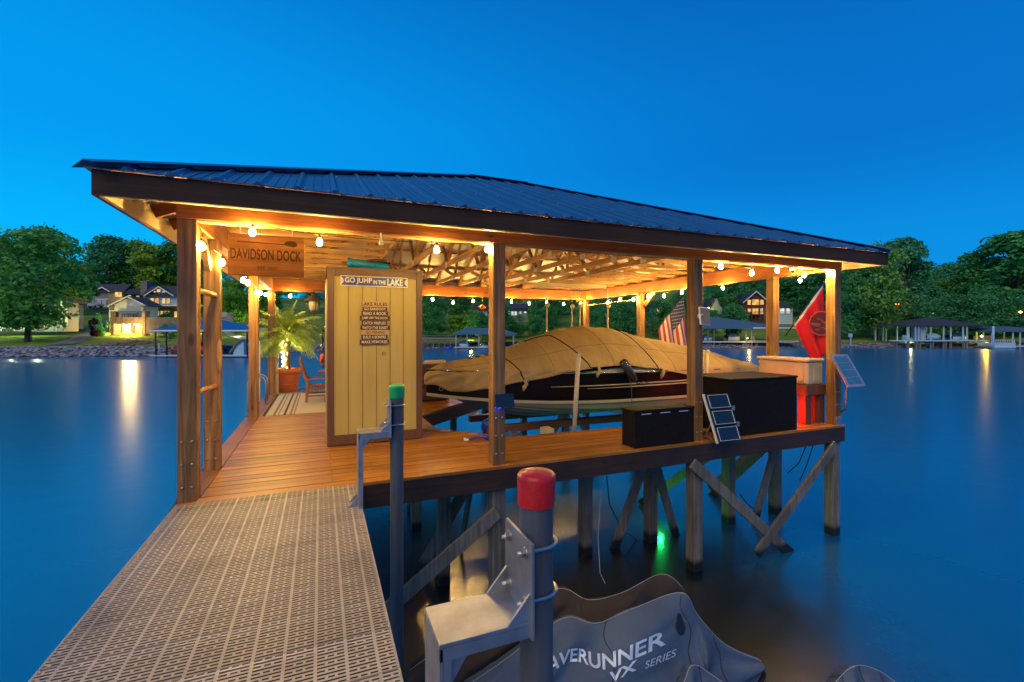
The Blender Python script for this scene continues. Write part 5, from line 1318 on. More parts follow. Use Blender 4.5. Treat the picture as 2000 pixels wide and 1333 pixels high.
tag(scatter_wood(22, -140, 600, 140, 190, 485, 530, 'leaf'), 'far trees behind the left houses', 'wood', kind='stuff')
# trunks visible along the shore
# riprap
def riprap(name, label, a0, a1, n, s0, s1, sz, m):
    b = MB(); rnd = random.Random(5)
    for i in range(n):
        a = rnd.uniform(a0, a1); s = rnd.uniform(s0, s1); p = ca(a, shore(a)+s, gz(a, shore(a)+s)+.05); r = sz*rnd.uniform(.5, 1.4)
        vs = []
        for x_, y_, z_ in ((1, 0, 0), (-1, 0, 0), (0, 1, 0), (0, -1, 0), (0, 0, 1), (0, 0, -1), (.6, .6, .6), (-.6, .6, .6), (.6, -.6, .6), (-.6, -.6, .6)):
            vs.append(p+V((x_*r*rnd.uniform(.8, 1.5), y_*r*rnd.uniform(.8, 1.2), z_*r*rnd.uniform(.4, .8))))
        b.add(vs, [(0, 6, 8), (0, 8, 3), (0, 2, 6), (2, 7, 6), (2, 1, 7), (1, 9, 7), (1, 3, 9), (3, 8, 9), (6, 7, 4), (7, 9, 4), (9, 8, 4), (8, 6, 4), (0, 3, 5), (3, 1, 5), (1, 2, 5), (2, 0, 5)])
    tag(b.build(name, m), label, 'rocks', kind='stuff')
M['rock'] = mat('shore_rock', (.22, .23, .25), rough=.85, var=.4, scale=2, island=.45, bump=.5)
riprap('riprap', 'grey rock bank along the left shore', -80, -22, 2600, -.1, 2.6, .24, 'rock')
riprap('riprap', 'pale rocks along the right shore waterline', -20, 120, 2200, -.2, 2.0, .22, 'rock')

# ---- buildings
M['siding_blue'] = mat('blue_grey_siding', (.34, .44, .48), rough=.7, var=.06, stretch=(1, 1, 8))
M['siding_grey'] = mat('grey_siding', (.19, .19, .20), rough=.7, var=.1, stretch=(1, 1, 8))
M['siding_pale'] = mat('pale_siding', (.48, .58, .60), rough=.7, var=.06, stretch=(8, 8, 1))
M['siding_green'] = mat('green_grey_siding', (.24, .27, .25), rough=.7, var=.08)
M['siding_tan'] = mat('tan_siding', (.30, .22, .11), rough=.7, var=.15)
M['cabinwood'] = mat('brown_cabin_boards', (.11, .035, .02), rough=.7, var=.25, scale=3, stretch=(8, 8, 1))
M['shingle'] = mat('dark_shingle', (.035, .04, .055), rough=.8, var=.3, scale=4)
M['shingle_blue'] = mat('blue_shelter_roof', (.02, .12, .30), rough=.45, var=.08, metal=.3)
M['shingle_teal'] = mat('slate_shelter_roof', (.06, .13, .18), rough=.6, var=.12)
M['stone'] = mat('brown_stone', (.22, .15, .09), rough=.85, var=.5, scale=1.6, bump=.6, bscale=4)
M['stonegrey'] = mat('grey_stone', (.19, .165, .15), rough=.85, var=.3, scale=1.5, bump=.4, bscale=4)
M['tanwall'] = mat('tan_retaining_wall', (.25, .19, .14), rough=.85, var=.25, scale=1)
M['win'] = emit('lit_window', (1, .66, .22), 1.1, var=.45, scale=1.2); M['winw'] = emit('white_lit_window', (.85, .95, .75), 1.0, var=.4, scale=1.4); M['wino'] = emit('orange_lit_window', (1, .45, .08), 1.4, var=.5, scale=1.5)
M['wind'] = mat('dark_window', (.03, .05, .07), rough=.1)
M['patio'] = emit('patio_lamp_lens', (1, .75, .38), 14)
class Frame:
    """a facade plane at distance d; p(px, py, back) gives the world point behind it"""
    def __init__(s, d): s.d = d
    def p(s, px, py, back=0): return W(px, py, s.d+back)
def fbox(f, px0, px1, py0, py1, b0, b1):
    """box spanning a facade rectangle, from b0 to b1 metres behind the plane"""
    if px1 < 420: b1 = b0+min(b1-b0, 3.0)
    a, b_, c, d_ = f.p(px0, py1, b0), f.p(px1, py1, b0), f.p(px1, py0, b0), f.p(px0, py0, b0)
    return ([a, b_, c, d_], FW*(b1-b0))
def addb(mb, f, *r, mi=0): q, v = fbox(f, *r); mb.prism(q, v, mi); return mb
def windows(f, par, lst, b0=-.06):
    for (x0_, x1_, y0_, y1_, m) in lst:
        w = MB(); t = .35
        for r in ((x0_-t, x1_+t, y0_-t, y0_), (x0_-t, x1_+t, y1_, y1_+t), (x0_-t, x0_, y0_, y1_), (x1_, x1_+t, y0_, y1_)): addb(w, f, *r, b0-.05, b0+.05)
        wx = (x1_-x0_); n = max(1, int(wx/4.5))
        for k in range(1, n): addb(w, f, x0_+wx*k/n-.15, x0_+wx*k/n+.15, y0_, y1_, b0-.03, b0+.03)
        o = w.build('window', 'white', par)
        addb(MB(), f, x0_, x1_, y0_, y1_, b0+.031, b0+.05).build('pane', m, o)
def gable(f, par, x0_, x1_, ye, yp, depth, m_wall, m_roof, ov=2, th=.25):
    """gable end facing the viewer: triangle + two roof slabs going back"""
    xm = (x0_+x1_)/2; depth = min(depth, 3) if x1_ < 420 else depth
    MB().prism([f.p(x0_, ye), f.p(x1_, ye), f.p(xm, yp)], FW*depth).build('gable', m_wall, par)
    k = (ye-yp)/(xm-x0_)
    for s in (-1, 1):
        e = xm+s*((x1_-x0_)/2+ov); yy = yp+k*((x1_-x0_)/2+ov)
        q = [f.p(xm, yp, -.6), f.p(e, yy, -.6), f.p(e, yy-1.3, -.6), f.p(xm, yp-1.6, -.6)]
        r_ = MB().prism(q, FW*(depth+1.2)).build('roof', m_roof, par)
        MB().prism([f.p(xm, yp+.6, -.62), f.p(e, yy+.6, -.62), f.p(e, yy-1.4, -.62), f.p(xm, yp-1.7, -.62)], FW*-.08).build('barge_board', 'white', r_)
def slope_roof(f, par, x0_, x1_, ye, yr_, run, m, ov=1.5, inset=0):
    """roof plane facing the viewer: eave in front, ridge run metres behind (perspective corrected) plus its far slope"""
    k = (f.d+run)/f.d; run = min(run, 2.2) if x1_ < 420 else run
    def back(px, py, r): d = f.d+r; return W(1000+(px-1000)*1.0*f.d/d*1.0 if False else px, py, d)
    e0, e1 = f.p(x0_-ov, ye, -.5), f.p(x1_+ov, ye, -.5)
    r0 = V((e0+FW*run+RT*inset)); r1 = V((e1+FW*run-RT*inset)); zt = W(0, yr_, f.d+run).z; r0.z = zt; r1.z = zt
    b0, b1 = e0+FW*run*2, e1+FW*run*2
    b = MB().add([e0, e1, r1, r0, b1, b0], [(0, 1, 2, 3), (3, 2, 4, 5), (0, 3, 5), (1, 4, 2)])
    dn = V((0, 0, -.22)); b.add([e0, e1, e1+dn, e0+dn], [(0, 3, 2, 1)])
    return b.build('roof', m, par, solid=.12)
def bld(name, label, cat, px, py, d): return thing(name, label, cat, W(px, py, d))

# far left house with lit porch
f = Frame(76); h = bld('house', 'dark house with a greenish lit porch half hidden by the far left tree', 'house', 65, 655, 76)
addb(MB(), f, -60, 120, 590, 648, 0, 10).build('wall', 'siding_green', h); slope_roof(f, h, -62, 122, 591, 545, 5.5, 'shingle')
gable(f, h, -10, 60, 590, 548, 5, 'siding_green', 'shingle'); windows(f, h, [(78, 84, 604, 612, 'winw'), (92, 104, 602, 618, 'wind'), (10, 30, 600, 612, 'wind'), (46, 62, 628, 643, 'winw'), (70, 78, 628, 643, 'winw'), (2, 30, 630, 642, 'winw')], b0=-.1)
for px in (0, 26, 50, 84, 107, 124): addb(MB(), f, px-.8, px+.8, 592, 647, -3, -2.8).build('porch_post', 'white', h)
addb(MB(), f, -50, 124, 616, 618.5, -3, -.01).build('balcony', 'siding_green', h)
w = MB()
for k in range(58): addb(w, f, -48+k*3, -47.4+k*3, 606, 616, -2.98, -2.94)
addb(w, f, -50, 124, 605.2, 606, -3, -2.92); w.build('railing', 'siding_green', h)
addb(MB(), f, 118, 125, 588, 640, -.6, .0).build('corner_pilaster', 'white', h)
for px in (32, 74): addb(MB(), f, px-3, px+3, 638, 647, -4.5, -4).build('planter_box', 'white', h)
plight('porch_glow', f.p(25, 628, -2), 260, (.8, 1, .55), .03, h); plight('porch_glow', f.p(72, 630, -2), 260, (.8, 1, .55), .03, h); plight('side_glow', f.p(114, 602, -1.4), 60, (.7, 1, .03), .3, h)
# grey sided outbuilding
f = Frame(84); h = bld('outbuilding', 'grey sided outbuilding with dark chimney beside the far left house', 'building', 138, 645, 84)
addb(MB(), f, 126, 147, 592, 643, 0, 1.6).build('wall', 'siding_green', h)
MB().prism([f.p(124, 580, -.3), f.p(149, 596, -.3), f.p(149, 594, -.3), f.p(124, 577, -.3)], FW*2.2).build('roof', 'shingle', h); addb(MB(), f, 126, 134, 562, 592, 2, 3).build('chimney', 'siding_grey', h)
addb(MB(), f, 145.5, 147.5, 597, 643, -.1, -.01).build('corner_board', 'white', h)
# grey house with blue garage
f = Frame(122); h = bld('house', 'grey two storey house with pale blue garage doors behind the parked cars', 'house', 215, 602, 122)
addb(MB(), f, 186, 240, 568, 602, 0, 9).build('wall', 'siding_grey', h); gable(f, h, 186, 212, 569, 562, 9, 'siding_grey', 'shingle'); slope_roof(f, h, 184, 242, 569, 556, 4.5, 'shingle')
addb(MB(), f, 211.5, 240, 570, 601, -.08, -.01).build('tan_front', 'siding_tan', h); addb(MB(), f, 186, 211, 584, 585.4, -.1, -.01).build('band_board', 'white', h)
for a_ in (189, 199): addb(MB(), f, a_, a_+8.5, 586, 600.5, -.12, -.02).build('garage_door', 'siding_blue', h)
windows(f, h, [(224.5, 237, 571, 580, 'win')], b0=-.16); plight('eave_glow', f.p(226, 584, -2), 120, (1, .75, .03), .3, h)
# small orange-lit house
f = Frame(135); h = bld('house', 'small house with two orange lit windows left of the grey house', 'house', 181, 596, 135); addb(MB(), f, 172, 186, 566, 596, 0, 6).build('wall', 'siding_grey', h); slope_roof(f, h, 171, 187, 567, 558, 3, 'shingle'); windows(f, h, [(176, 179, 573.5, 576, 'wino'), (181, 184, 573.5, 576, 'wino')])
# brown pergola house
f = Frame(118); h = bld('house', 'low brown house with lit windows behind the stone chimney', 'house', 258, 598, 118); addb(MB(), f, 242, 276, 574, 598, 0, 6).build('wall', 'cabinwood', h); slope_roof(f, h, 241, 278, 575, 566, 3, 'shingle'); windows(f, h, [(250, 256, 577, 584, 'win'), (266, 272, 578, 583, 'win')])
# stone boathouse with pale gable and patio
f = Frame(80); h = bld('garden_house', 'pale gabled garden house over a lit stone patio on the lawn', 'house', 250, 655, 80)
addb(MB(), f, 213, 284, 597, 627, 3, 9).build('wall', 'siding_pale', h); 
g2 = Frame(83); gable(g2, h, 214, 283, 597, 580, 6, 'siding_pale', 'shingle', ov=4)
addb(MB(), f, 214, 285, 620, 633, 0, 3).build('stone_lintel', 'stone', h); addb(MB(), f, 214, 285, 633, 655, 2.6, 9).build('stone_back_wall', 'stone', h)
for a_ in (215.5, 277): addb(MB(), f, a_, a_+6.5, 608, 655, -.25, .8).build('stone_pier', 'stone', h)
for a_ in (218.5, 280): c = f.p(a_, 607, .2); MB().lathe(c, [(0, 0), (.35, .1), (.3, .5), (.5, .9), (0, .8)], 10).build('urn', 'siding_grey', h)
w = MB(); addb(w, f, 222, 277, 608.5, 609.2, .1, .16)
for k in range(36): addb(w, f, 222+k*1.55, 222.25+k*1.55, 609.2, 620, .1, .14)
w.build('railing', 'black', h)
addb(MB(), f, 237, 256, 634, 655, 2.45, 2.58).build('patio_curtain', mat('cream_curtain', (.6, .52, .3), var=.1, stretch=(6, 6, .3)), h)
for a_ in (232, 256.5): addb(MB(), f, a_, a_+4.5, 634, 655, 2.2, 2.44).build('door_pier', 'cabinwood', h)
for a_ in (228, 265.5):
    c = f.p(a_, 633, 1.8); MB().lathe(c, [(.28, -.2), (.30, .05), (.12, .25)], 12).build('ceiling_lamp', 'patio', h); plight('patio_glow', c+V((0, 0, -.55))-FW*.6, 1500, (1, .66, .22), .03, h)
plight('patio_front_glow', f.p(247, 640, -2.5), 1300, (1, .66, .22), .03, h)
for a_ in (240, 252, 263):
    w = MB(); addb(w, f, a_-3, a_+3, 613, 613.8, 1, 1.8); 
    for q in (-2.4, 2): addb(w, f, a_+q, a_+q+.5, 613.8, 620, 1.2, 1.3)
    tag(w.build('terrace_furniture', 'black'), {240: 'dark chair left of the table on the garden house terrace', 252: 'dark table on the garden house terrace', 263: 'dark chair right of the table on the garden house terrace'}[a_], 'chair' if a_ != 252 else 'table')
# blue gabled house
f = Frame(90); h = bld('house', 'blue gabled house with lit windows and a stone chimney', 'house', 320, 622, 90)
addb(MB(), f, 280, 372, 575, 598, 0, 10).build('upper_wall', 'siding_blue', h); addb(MB(), f, 284, 395, 598, 640, -.02, 10).build('lower_wall', 'stone', h)
gable(f, h, 284, 336, 577, 561, 8, 'siding_blue', 'shingle', ov=3); slope_roof(f, h, 279, 400, 577, 560, 6, 'shingle')
addb(MB(), f, 274.5, 287, 549, 577, 1, 3).build('chimney', 'stonegrey', h)
addb(MB(), f, 282, 395, 596, 598, -2.5, -.03).build('balcony', 'white', h)
windows(f, h, [(306, 313, 565, 571, 'win'), (300, 303.5, 569, 571.5, 'win'), (317.5, 321.5, 569, 571.5, 'win'), (293.5, 300, 583, 593.5, 'win'), (303, 309.5, 583, 593.5, 'wino'), (316.5, 322.5, 583.5, 593, 'win'), (325, 331.5, 583.5, 593, 'win'), (293, 310.5, 608, 619.5, 'win'), (313.5, 330.5, 608, 619.5, 'win'), (340, 347, 609, 620, 'win')], b0=-.12)
tree('bush', 293, 86, 586, 'dark round bush on the balcony of the blue gabled house', cat='shrub', name='shrub')
f = Frame(78); w = MB(); addb(w, f, 285.5, 396, 620, 652, .5, 2.5); tag(w.build('retaining_wall', 'tanwall'), 'tan retaining wall under the blue gabled house', 'wall')
f = Frame(80); w = thing('stone_wall', 'pale stone wall with a railing seen between the two ladder posts', 'wall', f.p(437, 634)); addb(MB(), f, 424, 446, 619, 634, 0, 1).build('wall', 'stonegrey', w); b = MB(); addb(b, f, 424, 446, 611, 612, .4, .5)
for k in range(12): addb(b, f, 424.2+k*1.9, 425+k*1.9, 612, 619, .4, .5)
b.build('railing', 'white', w)
addb(MB(), Frame(79), 443, 447, 611, 634, 0, 1.2).build('pier', 'stonegrey', w)
# drive and path
def ribbon(name, label, pts, w_, m):
    b = MB(); rows = []
    for i in range(len(pts)-1):
        (p0, d0), (p1, d1) = pts[i], pts[i+1]
        for k in range(6):
            u = k/6; px = p0+(p1-p0)*u; d = d0+(d1-d0)*u; a = (px-1000)/F*d; a0 = (p0-1000)/F*d0; a1 = (p1-1000)/F*d1
            t = V((a1-a0, d1-d0)).normalized(); n_ = V((t.y, -t.x))
            rows.append([ca(a+n_.x*w_*s, d+n_.y*w_*s, gz(a+n_.x*w_*s, d+n_.y*w_*s)+.10) for s in (-1, -.5, 0, .5, 1)])
    b.grid(rows); tag(b.build(name, m), label, 'path', kind='structure')
ribbon('path', 'grey gravel path climbing from the left shore between the lawns', [(118, 61), (140, 66), (160, 72), (182, 84), (200, 96)], 1.3, mat('gravel', (.13, .12, .12), var=.3, scale=3))
ribbon('path', 'pale concrete path on the lawn behind the left posts', [(480, 70), (462, 76), (447, 84), (440, 92)], .7, mat('concrete', (.38, .36, .32), var=.1))
ribbon('driveway', 'grey driveway under the parked cars', [(120, 116), (150, 117), (200, 118), (240, 119)], 3.0, mat('asphalt', (.07, .07, .07), var=.2))
riprap('rubble', 'reddish rubble edging the gravel path', -56, -50, 160, 4.5, 12, .18, mat('red_rock', (.26, .15, .09), rough=.9, var=.4, scale=2, island=.4))
# parked cars
def car(lab, px0, px1, py0, py1, d, m, group='cars parked on the driveway'):
    f = Frame(d); X = lambda u: px0+(px1-px0)*u; Y = lambda v: py1-(py1-py0)*v
    t = thing('parked_car', lab, 'car', f.p((px0+px1)/2, py1), group)
    body = [(0, .22), (0, .55), (.03, .66), (.10, .70), (.16, .95), (.22, 1.0), (.62, .98), (.74, .70), (.95, .60), (1, .5), (1, .25), (.93, .2)]
    MB().prism([f.p(X(u), Y(v)) for u, v in body], FW*1.8).build('body', m, t, bevel=.05)
    MB().prism([f.p(X(u), Y(v), -.01) for u, v in ((.14, .70), (.19, .92), (.40, .93), (.40, .70))], FW*-.01).build('side_window', 'wind', t); MB().prism([f.p(X(u), Y(v), -.01) for u, v in ((.42, .70), (.42, .93), (.60, .91), (.69, .70))], FW*-.01).build('side_window', 'wind', t)
    r = (X(.2)-X(0))*d/F*.38
    for u in (.18, .80):
        for bk in (-.04, 1.65):
            c = f.p(X(u), 0)+FW*bk; c.z = f.p(0, py1).z+r; o = MB().lathe(c, [(0, 0), (r, 0), (r, .2), (0, .2)], 16, axis=FW).build('wheel', 'black', t); MB().lathe(c-FW*.01, [(0, 0), (r*.55, 0), (r*.55, .02)], 12, axis=FW).build('hub', 'alu', o)
car('pale estate car parked on the driveway in front of the grey house', 157, 192, 588, 601, 116, mat('ivory_car_paint', (.62, .55, .40), rough=.25, coat=1))
car('grey car half hidden behind the pale estate car', 143, 172, 586.5, 599.5, 121, mat('grey_car_paint', (.35, .36, .42), rough=.25, coat=1))

# ---- shelters over the water
def shelter(lab, d, x0_, x1_, ye, yp, xa_, xb_, ydeck, posts, depth, m_roof, m_post='siding_pale', ywat=None, deck=True, grp=None, floor_m='siding_pale'):
    f = Frame(d); t = thing('boat_shelter', lab, 'boat shelter', (f.p((x0_+x1_)/2, 0).x, f.p((x0_+x1_)/2, 0).y, WATER), grp)
    dw = (x1_-x0_)*d/F
    e = [f.p(x0_, ye, 0), f.p(x1_, ye, 0), f.p(x1_, ye, 0)+FW*depth, f.p(x0_, ye, 0)+FW*depth]
    r = [f.p(xa_, yp, 0)+FW*depth/2, f.p(xb_, yp, 0)+FW*depth/2]
    for q in e[2:]: q.z = e[0].z
    zt = W(0, yp, d+depth/2).z
    for q in r: q.z = zt
    b = MB().add([e[0], e[1], e[2], e[3], r[0], r[1]], [(0, 1, 5, 4), (1, 2, 5), (2, 3, 4, 5), (3, 0, 4), (3, 2, 1, 0)]); ro_ = b.build('roof', m_roof, t)
    b = MB()
    for i in range(4): b.beam(e[i]+V((0, 0, -.08)), e[(i+1) % 4]+V((0, 0, -.08)), .08, .16)
    b.build('fascia', 'white' if m_roof == 'shingle_blue' else m_roof, ro_)
    for px in posts:
        for bk in (.3, depth-.3):
            a = f.p(px, ye, 0)+FW*bk; MB().box((a.x-.09, a.y-.09, WATER-.5), (a.x+.09, a.y+.09, e[0].z)).build('post', m_post, t)
    if deck:
        a, c = f.p(x0_+2, ydeck, .2), f.p(x1_-2, ydeck, .2); MB().prism([f.p(x0_+2, ydeck, .1), f.p(x1_-2, ydeck, .1), f.p(x1_-2, ydeck+2.4, .1), f.p(x0_+2, ydeck+2.4, .1)], FW*(depth*.3)).build('deck', floor_m, t)
    return t, f
def moored(lab, f, x0_, x1_, ytop, ybot, mh, mc, cover=True, back=1.5, grp=None):
    t = thing('moored_boat', lab, 'boat', f.p((x0_+x1_)/2, ybot, back), grp); X = lambda u: x0_+(x1_-x0_)*u; Y = lambda v: ybot-(ybot-ytop)*v
    bh = MB(); rows = []
    for k in range(9):
        u = k/8; w = 1.1*(1-(1-min(1, (1-u)*2.2))**2) if u > .55 else 1.1; w = max(w, .05)
        c = f.p(X(u), Y(0), back)+FW*1.1; zt = f.p(0, Y(.5+.08*u), back).z; zb_ = f.p(0, Y(0), back).z+.25*max(0, u-.5)
        rows.append([c+FW*w*1.0+V((0, 0, zt-c.z)), c+FW*w*.75+V((0, 0, zb_-c.z+.15)), V((c.x, c.y, zb_)), c-FW*w*.75+V((0, 0, zb_-c.z+.15)), c-FW*w+V((0, 0, zt-c.z))])
    bh.grid(rows).build('hull', mh, t, solid=.04)
    rows = []
    for k in range(9):
        u = k/8; w = rows and 0 or 0; w = (1.1*(1-(1-min(1, (1-u)*2.2))**2) if u > .55 else 1.1); w = max(w, .04)
        c = f.p(X(u), 0, back)+FW*1.1; zt = f.p(0, Y(.5+.08*u), back).z; hp = f.p(0, Y(.55+.45*math.sin(math.pi*min(1, .12+u*.88))), back).z
        rows.append([V((c.x, c.y, zt))+FW*w, V((c.x, c.y, hp-.1))+FW*w*.5, V((c.x, c.y, hp)), V((c.x, c.y, hp-.1))-FW*w*.5, V((c.x, c.y, zt))-FW*w])
    MB().grid(rows).build('cover' if cover else 'deck', mc, t, solid=.03)
    return t
M['bluewhite'] = mat('pale_blue_hull', (.35, .55, .65), rough=.3); M['navy'] = mat('navy_canvas', (.01, .06, .12), rough=.6); M['redhull'] = mat('red_hull', (.28, .01, .02), rough=.3)
t, f = shelter('blue roofed boat shelter with thin dark posts left of the ladder posts', 54, 292, 484, 645, 626, 352, 402, 694, [301, 322, 480], 7, 'shingle_blue', 'black', floor_m='bluewhite')
moored('red and white boat on the lift in the blue roofed shelter', f, 402, 321, 668, 694, 'redhull', 'redhull', back=1)
sl_ = thing('water_slide', 'grey curved slide on the dock of the blue roofed shelter', 'slide', f.p(468, 694, 2)); MB().prism([f.p(u, v, 1) for u, v in ((455, 694), (457, 684), (462, 675), (470, 668), (476, 666), (476, 694))], FW*1.2).build('side', 'bluewhite', sl_); MB().tube([f.p(u, v, .9) for u, v in ((449, 690), (456, 680), (462, 672), (472, 665), (476, 664))], .12, 8).build('rail', 'stonegrey', sl_)
wp_ = thing('white_post', 'pale blue post on the deck of the blue roofed shelter', 'post', f.p(311, 694, .5)); MB().tube([f.p(311, 695, .5), f.p(311, 673, .5)], .11, 8).build('post', 'bluewhite', wp_); MB().lathe(f.p(311, 673, .5), [(.12, 0), (.12, .06), (0, .1)], 8).build('cap', 'white', wp_)
# middle shelter
t, f = shelter('dim slate roofed boat shelter seen between shed and middle post', 80, 884, 1010, 652, 641, 905, 975, 678, [890, 912, 935, 962, 985, 1003], 8, 'shingle_teal', 'siding_blue', floor_m='siding_blue')
moored('dark boat with pale windscreen under the dim slate roof', f, 915, 895, 664, 682, 'bluewhite', 'navy', back=.2); moored('pale boat low on the water at the right of the dim shelter', f, 938, 955, 668, 684, 'bluewhite', 'wind', back=.2)
t = thing('footbridge', 'long low wooden footbridge leading to the dim slate roofed shelter', 'footbridge', f.p(850, 670)); addb(MB(), f, 818, 890, 660, 663, 2, 4).build('deck', 'siding_grey', t); b = MB()
addb(b, f, 818, 890, 655, 655.8, 2, 2.1)
for k in range(24): addb(b, f, 819+k*3, 819.4+k*3, 655.8, 660, 2, 2.1)
b.build('railing', 'siding_grey', t)
for px in range(824, 890, 11): addb(MB(), f, px, px+1.2, 663, 683, 2.5, 2.7).build('pile', 'siding_grey', t)
kb = thing('kayak', 'blue kayak lying by the waterline under the footbridge', 'kayak', f.p(876, 681, -1)); MB().tube([f.p(868+k*2, 681-(.7 if k in (0, 8) else 0), -1) for k in range(9)], [.03, .2, .3, .34, .36, .34, .3, .2, .03], 8).build('hull', mat('blue_kayak', (.01, .05, .6), rough=.3), kb)
# right-middle shelter with boats on lifts
t, f = shelter('slate blue roofed shelter with two boats on lifts between the right posts', 84, 1352, 1552, 641, 619, 1398, 1415, 667, [1358, 1372, 1384, 1396, 1458, 1470], 8, 'shingle_teal', 'stonegrey')
addb(MB(), f, 1455, 1560, 666, 668.5, .1, 2.5).build('dock_walk', 'pvc', t); addb(MB(), f, 1472, 1560, 640, 642, -.3, -.1).build('white_fascia', 'white', t)
for px in (1406, 1462, 1478, 1366, 1388, 1452): addb(MB(), f, px-2, px+2, 667, 684, .5, .9).build('pile', 'stonegrey', t)
moored('white hulled boat with navy cover on the lift in the slate blue shelter', f, 1423, 1451, 650, 668, 'hullcream', 'navy', back=.5); moored('small blue and white boat at the left of the slate blue shelter', f, 1376, 1396, 653, 668, 'bluewhite', 'skigrey', back=.5)
lp = f.p(1460, 661, -.3); t = thing('dock_lamp', 'small warm lamp glowing on the slate blue shelter dock', 'lamp', lp); MB().lathe(lp, [(0, -.12), (.12, 0), (0, .12)], 10).build('globe', 'patio', t); MB().tube([lp+V((0, 0, -.5)), lp], .04, 6).build('stem', 'black', t); plight('lamp_glow', lp-FW*.6+V((0, 0, .03)), 110, (1, .7, .3), .2)
for k, px in enumerate((1471, 1504)):
    t = thing('adirondack_chair', ('pale deck chair beside the small warm dock lamp', 'pale deck chair half hidden by the right middle post')[k], 'chair', f.p(px, 666, 1)); addb(MB(), f, px-2.5, px+2.5, 662, 663, .6, 1.4).build('seat', 'pvc', t); addb(MB(), f, px-2.2, px+2.2, 657, 662, 1.3, 1.4).build('back', 'pvc', t)
    for q in (-2.6, 1.8): addb(MB(), f, px+q, px+q+.8, 661, 666, .6, .8).build('leg', 'pvc', t)
# white gabled shed roof behind
f = Frame(100); h = bld('shed', 'small shed with white edged gable behind the slate blue shelter', 'shed', 1396, 622, 100); gable(f, h, 1388, 1408, 624, 616, 3, 'siding_blue', 'shingle_teal'); addb(MB(), f, 1389, 1407, 624, 634, 0, 3).build('wall', 'siding_blue', h)
f = Frame(112); h = bld('house', 'narrow grey gabled house with a bright lamp right of the flood lamp', 'house', 1398, 625, 112); addb(MB(), f, 1388, 1410, 600, 626, 0, 6).build('wall', 'siding_green', h); MB().prism([f.p(1390, 600), f.p(1408, 600), f.p(1400, 583)], FW*5).build('gable', 'siding_green', h); MB().prism([f.p(1388, 601, -.2), f.p(1390, 601, -.2), f.p(1396, 583, -.2), f.p(1394, 582, -.2)], FW*5).build('roof', 'shingle', h); MB().prism([f.p(1406, 597, -.2), f.p(1408, 597, -.2), f.p(1404, 585, -.2), f.p(1402, 585, -.2)], FW*5).build('roof', 'shingle', h)
lp = f.p(1384, 602, -1); t = thing('yard_lamp', 'bright yard lamp left of the narrow gabled house', 'lamp', lp); MB().lathe(lp, [(0, -.2), (.22, 0), (0, .2)], 10).build('globe', emit('yard_globe', (1, .85, .6), 14), t); MB().tube([lp, V((lp.x, lp.y, G(1384, 111).z))], .05, 6).build('stem', 'black', t); plight('yard_glow', lp-FW*.8, 260, (1, .9, .03), .2)
# brown cabin
f = Frame(118); h = bld('cabin', 'dark brown cabin with a tall gable of orange lit windows', 'cabin', 1476, 632, 118)
addb(MB(), f, 1450, 1500, 589, 634, 0, 10).build('wall', 'cabinwood', h); gable(f, h, 1455, 1500, 589, 570, 10, 'cabinwood', 'shingle', ov=4)
windows(f, h, [(1460.5, 1466.5, 586.5, 595.5, 'wino'), (1469.5, 1482, 585.5, 595.8, 'wino'), (1484.5, 1491, 586.5, 595.5, 'wino'), (1461, 1467, 603.5, 610, 'wino'), (1470, 1475, 603, 613.5, 'wino'), (1476.5, 1481, 603, 613.5, 'wino'), (1485.5, 1490, 603, 613.5, 'win')], b0=-.12)
addb(MB(), f, 1500, 1548, 600, 634, .5, 8).build('side_wing', 'siding_pale', h); slope_roof(Frame(118.5), h, 1500, 1546, 601, 590, 4, 'shingle'); windows(Frame(118.5), h, [(1501, 1511, 602.5, 613.5, 'winw'), (1524, 1532, 602, 613, 'winw'), (1536, 1543, 602, 613, 'winw')], b0=-.15)
addb(MB(), f, 1450, 1500, 614.5, 616, -2.5, -.01).build('balcony', 'cabinwood', h)
for k in range(7): addb(MB(), f, 1453+k*7.6, 1454.4+k*7.6, 616, 634, -2.4, -2.2).build('balcony_post', 'cabinwood', h)
b = MB(); addb(b, f, 1450, 1548, 608.8, 609.5, -2.45, -2.35)
for k in range(40): addb(b, f, 1450+k*2.4, 1450.4+k*2.4, 609.5, 614.5, -2.44, -2.38)
b.build('railing', 'cabinwood', h)
plight('cabin_glow', f.p(1512, 612, -3), 160, (.9, 1, .85), .03, h)
f = Frame(128); h = bld('house', 'dim house with green white windows left of the brown cabin', 'house', 1432, 622, 128); addb(MB(), f, 1412, 1450, 598, 626, 0, 6).build('wall', 'siding_green', h); slope_roof(f, h, 1411, 1451, 599, 588, 3, 'shingle'); windows(f, h, [(1414, 1417, 605, 612, 'winw'), (1428, 1431, 602, 608, 'winw'), (1440, 1444, 603, 609, 'winw')])
# houses on the hill: lit windows among the trees
def hillhouse(lab, d, x0_, x1_, ye, yb, wins, m='siding_green'):
    f = Frame(d); h = bld('house', lab, 'house', (x0_+x1_)/2, yb, d); addb(MB(), f, x0_, x1_, ye, yb, 0, 6).build('wall', m, h); slope_roof(f, h, x0_, x1_, ye, ye-9, 3.5, 'shingle'); windows(f, h, wins, b0=-.12); return h
hillhouse('hill house with white lit windows above the dim slate roofed shelter', 103, 924, 952, 604, 640, [(927, 932, 612, 622, 'winw'), (935, 941, 610, 621, 'winw'), (936, 946, 626, 632, 'winw')], 'siding_pale')
hillhouse('hill house with a row of white windows right of the middle post', 103, 984, 1030, 603, 630, [(992, 996, 609, 614, 'winw'), (999, 1003, 609, 616, 'winw'), (1005, 1009, 609, 616, 'winw'), (1015, 1018, 609, 613, 'winw'), (1024, 1028, 609, 612, 'winw')])
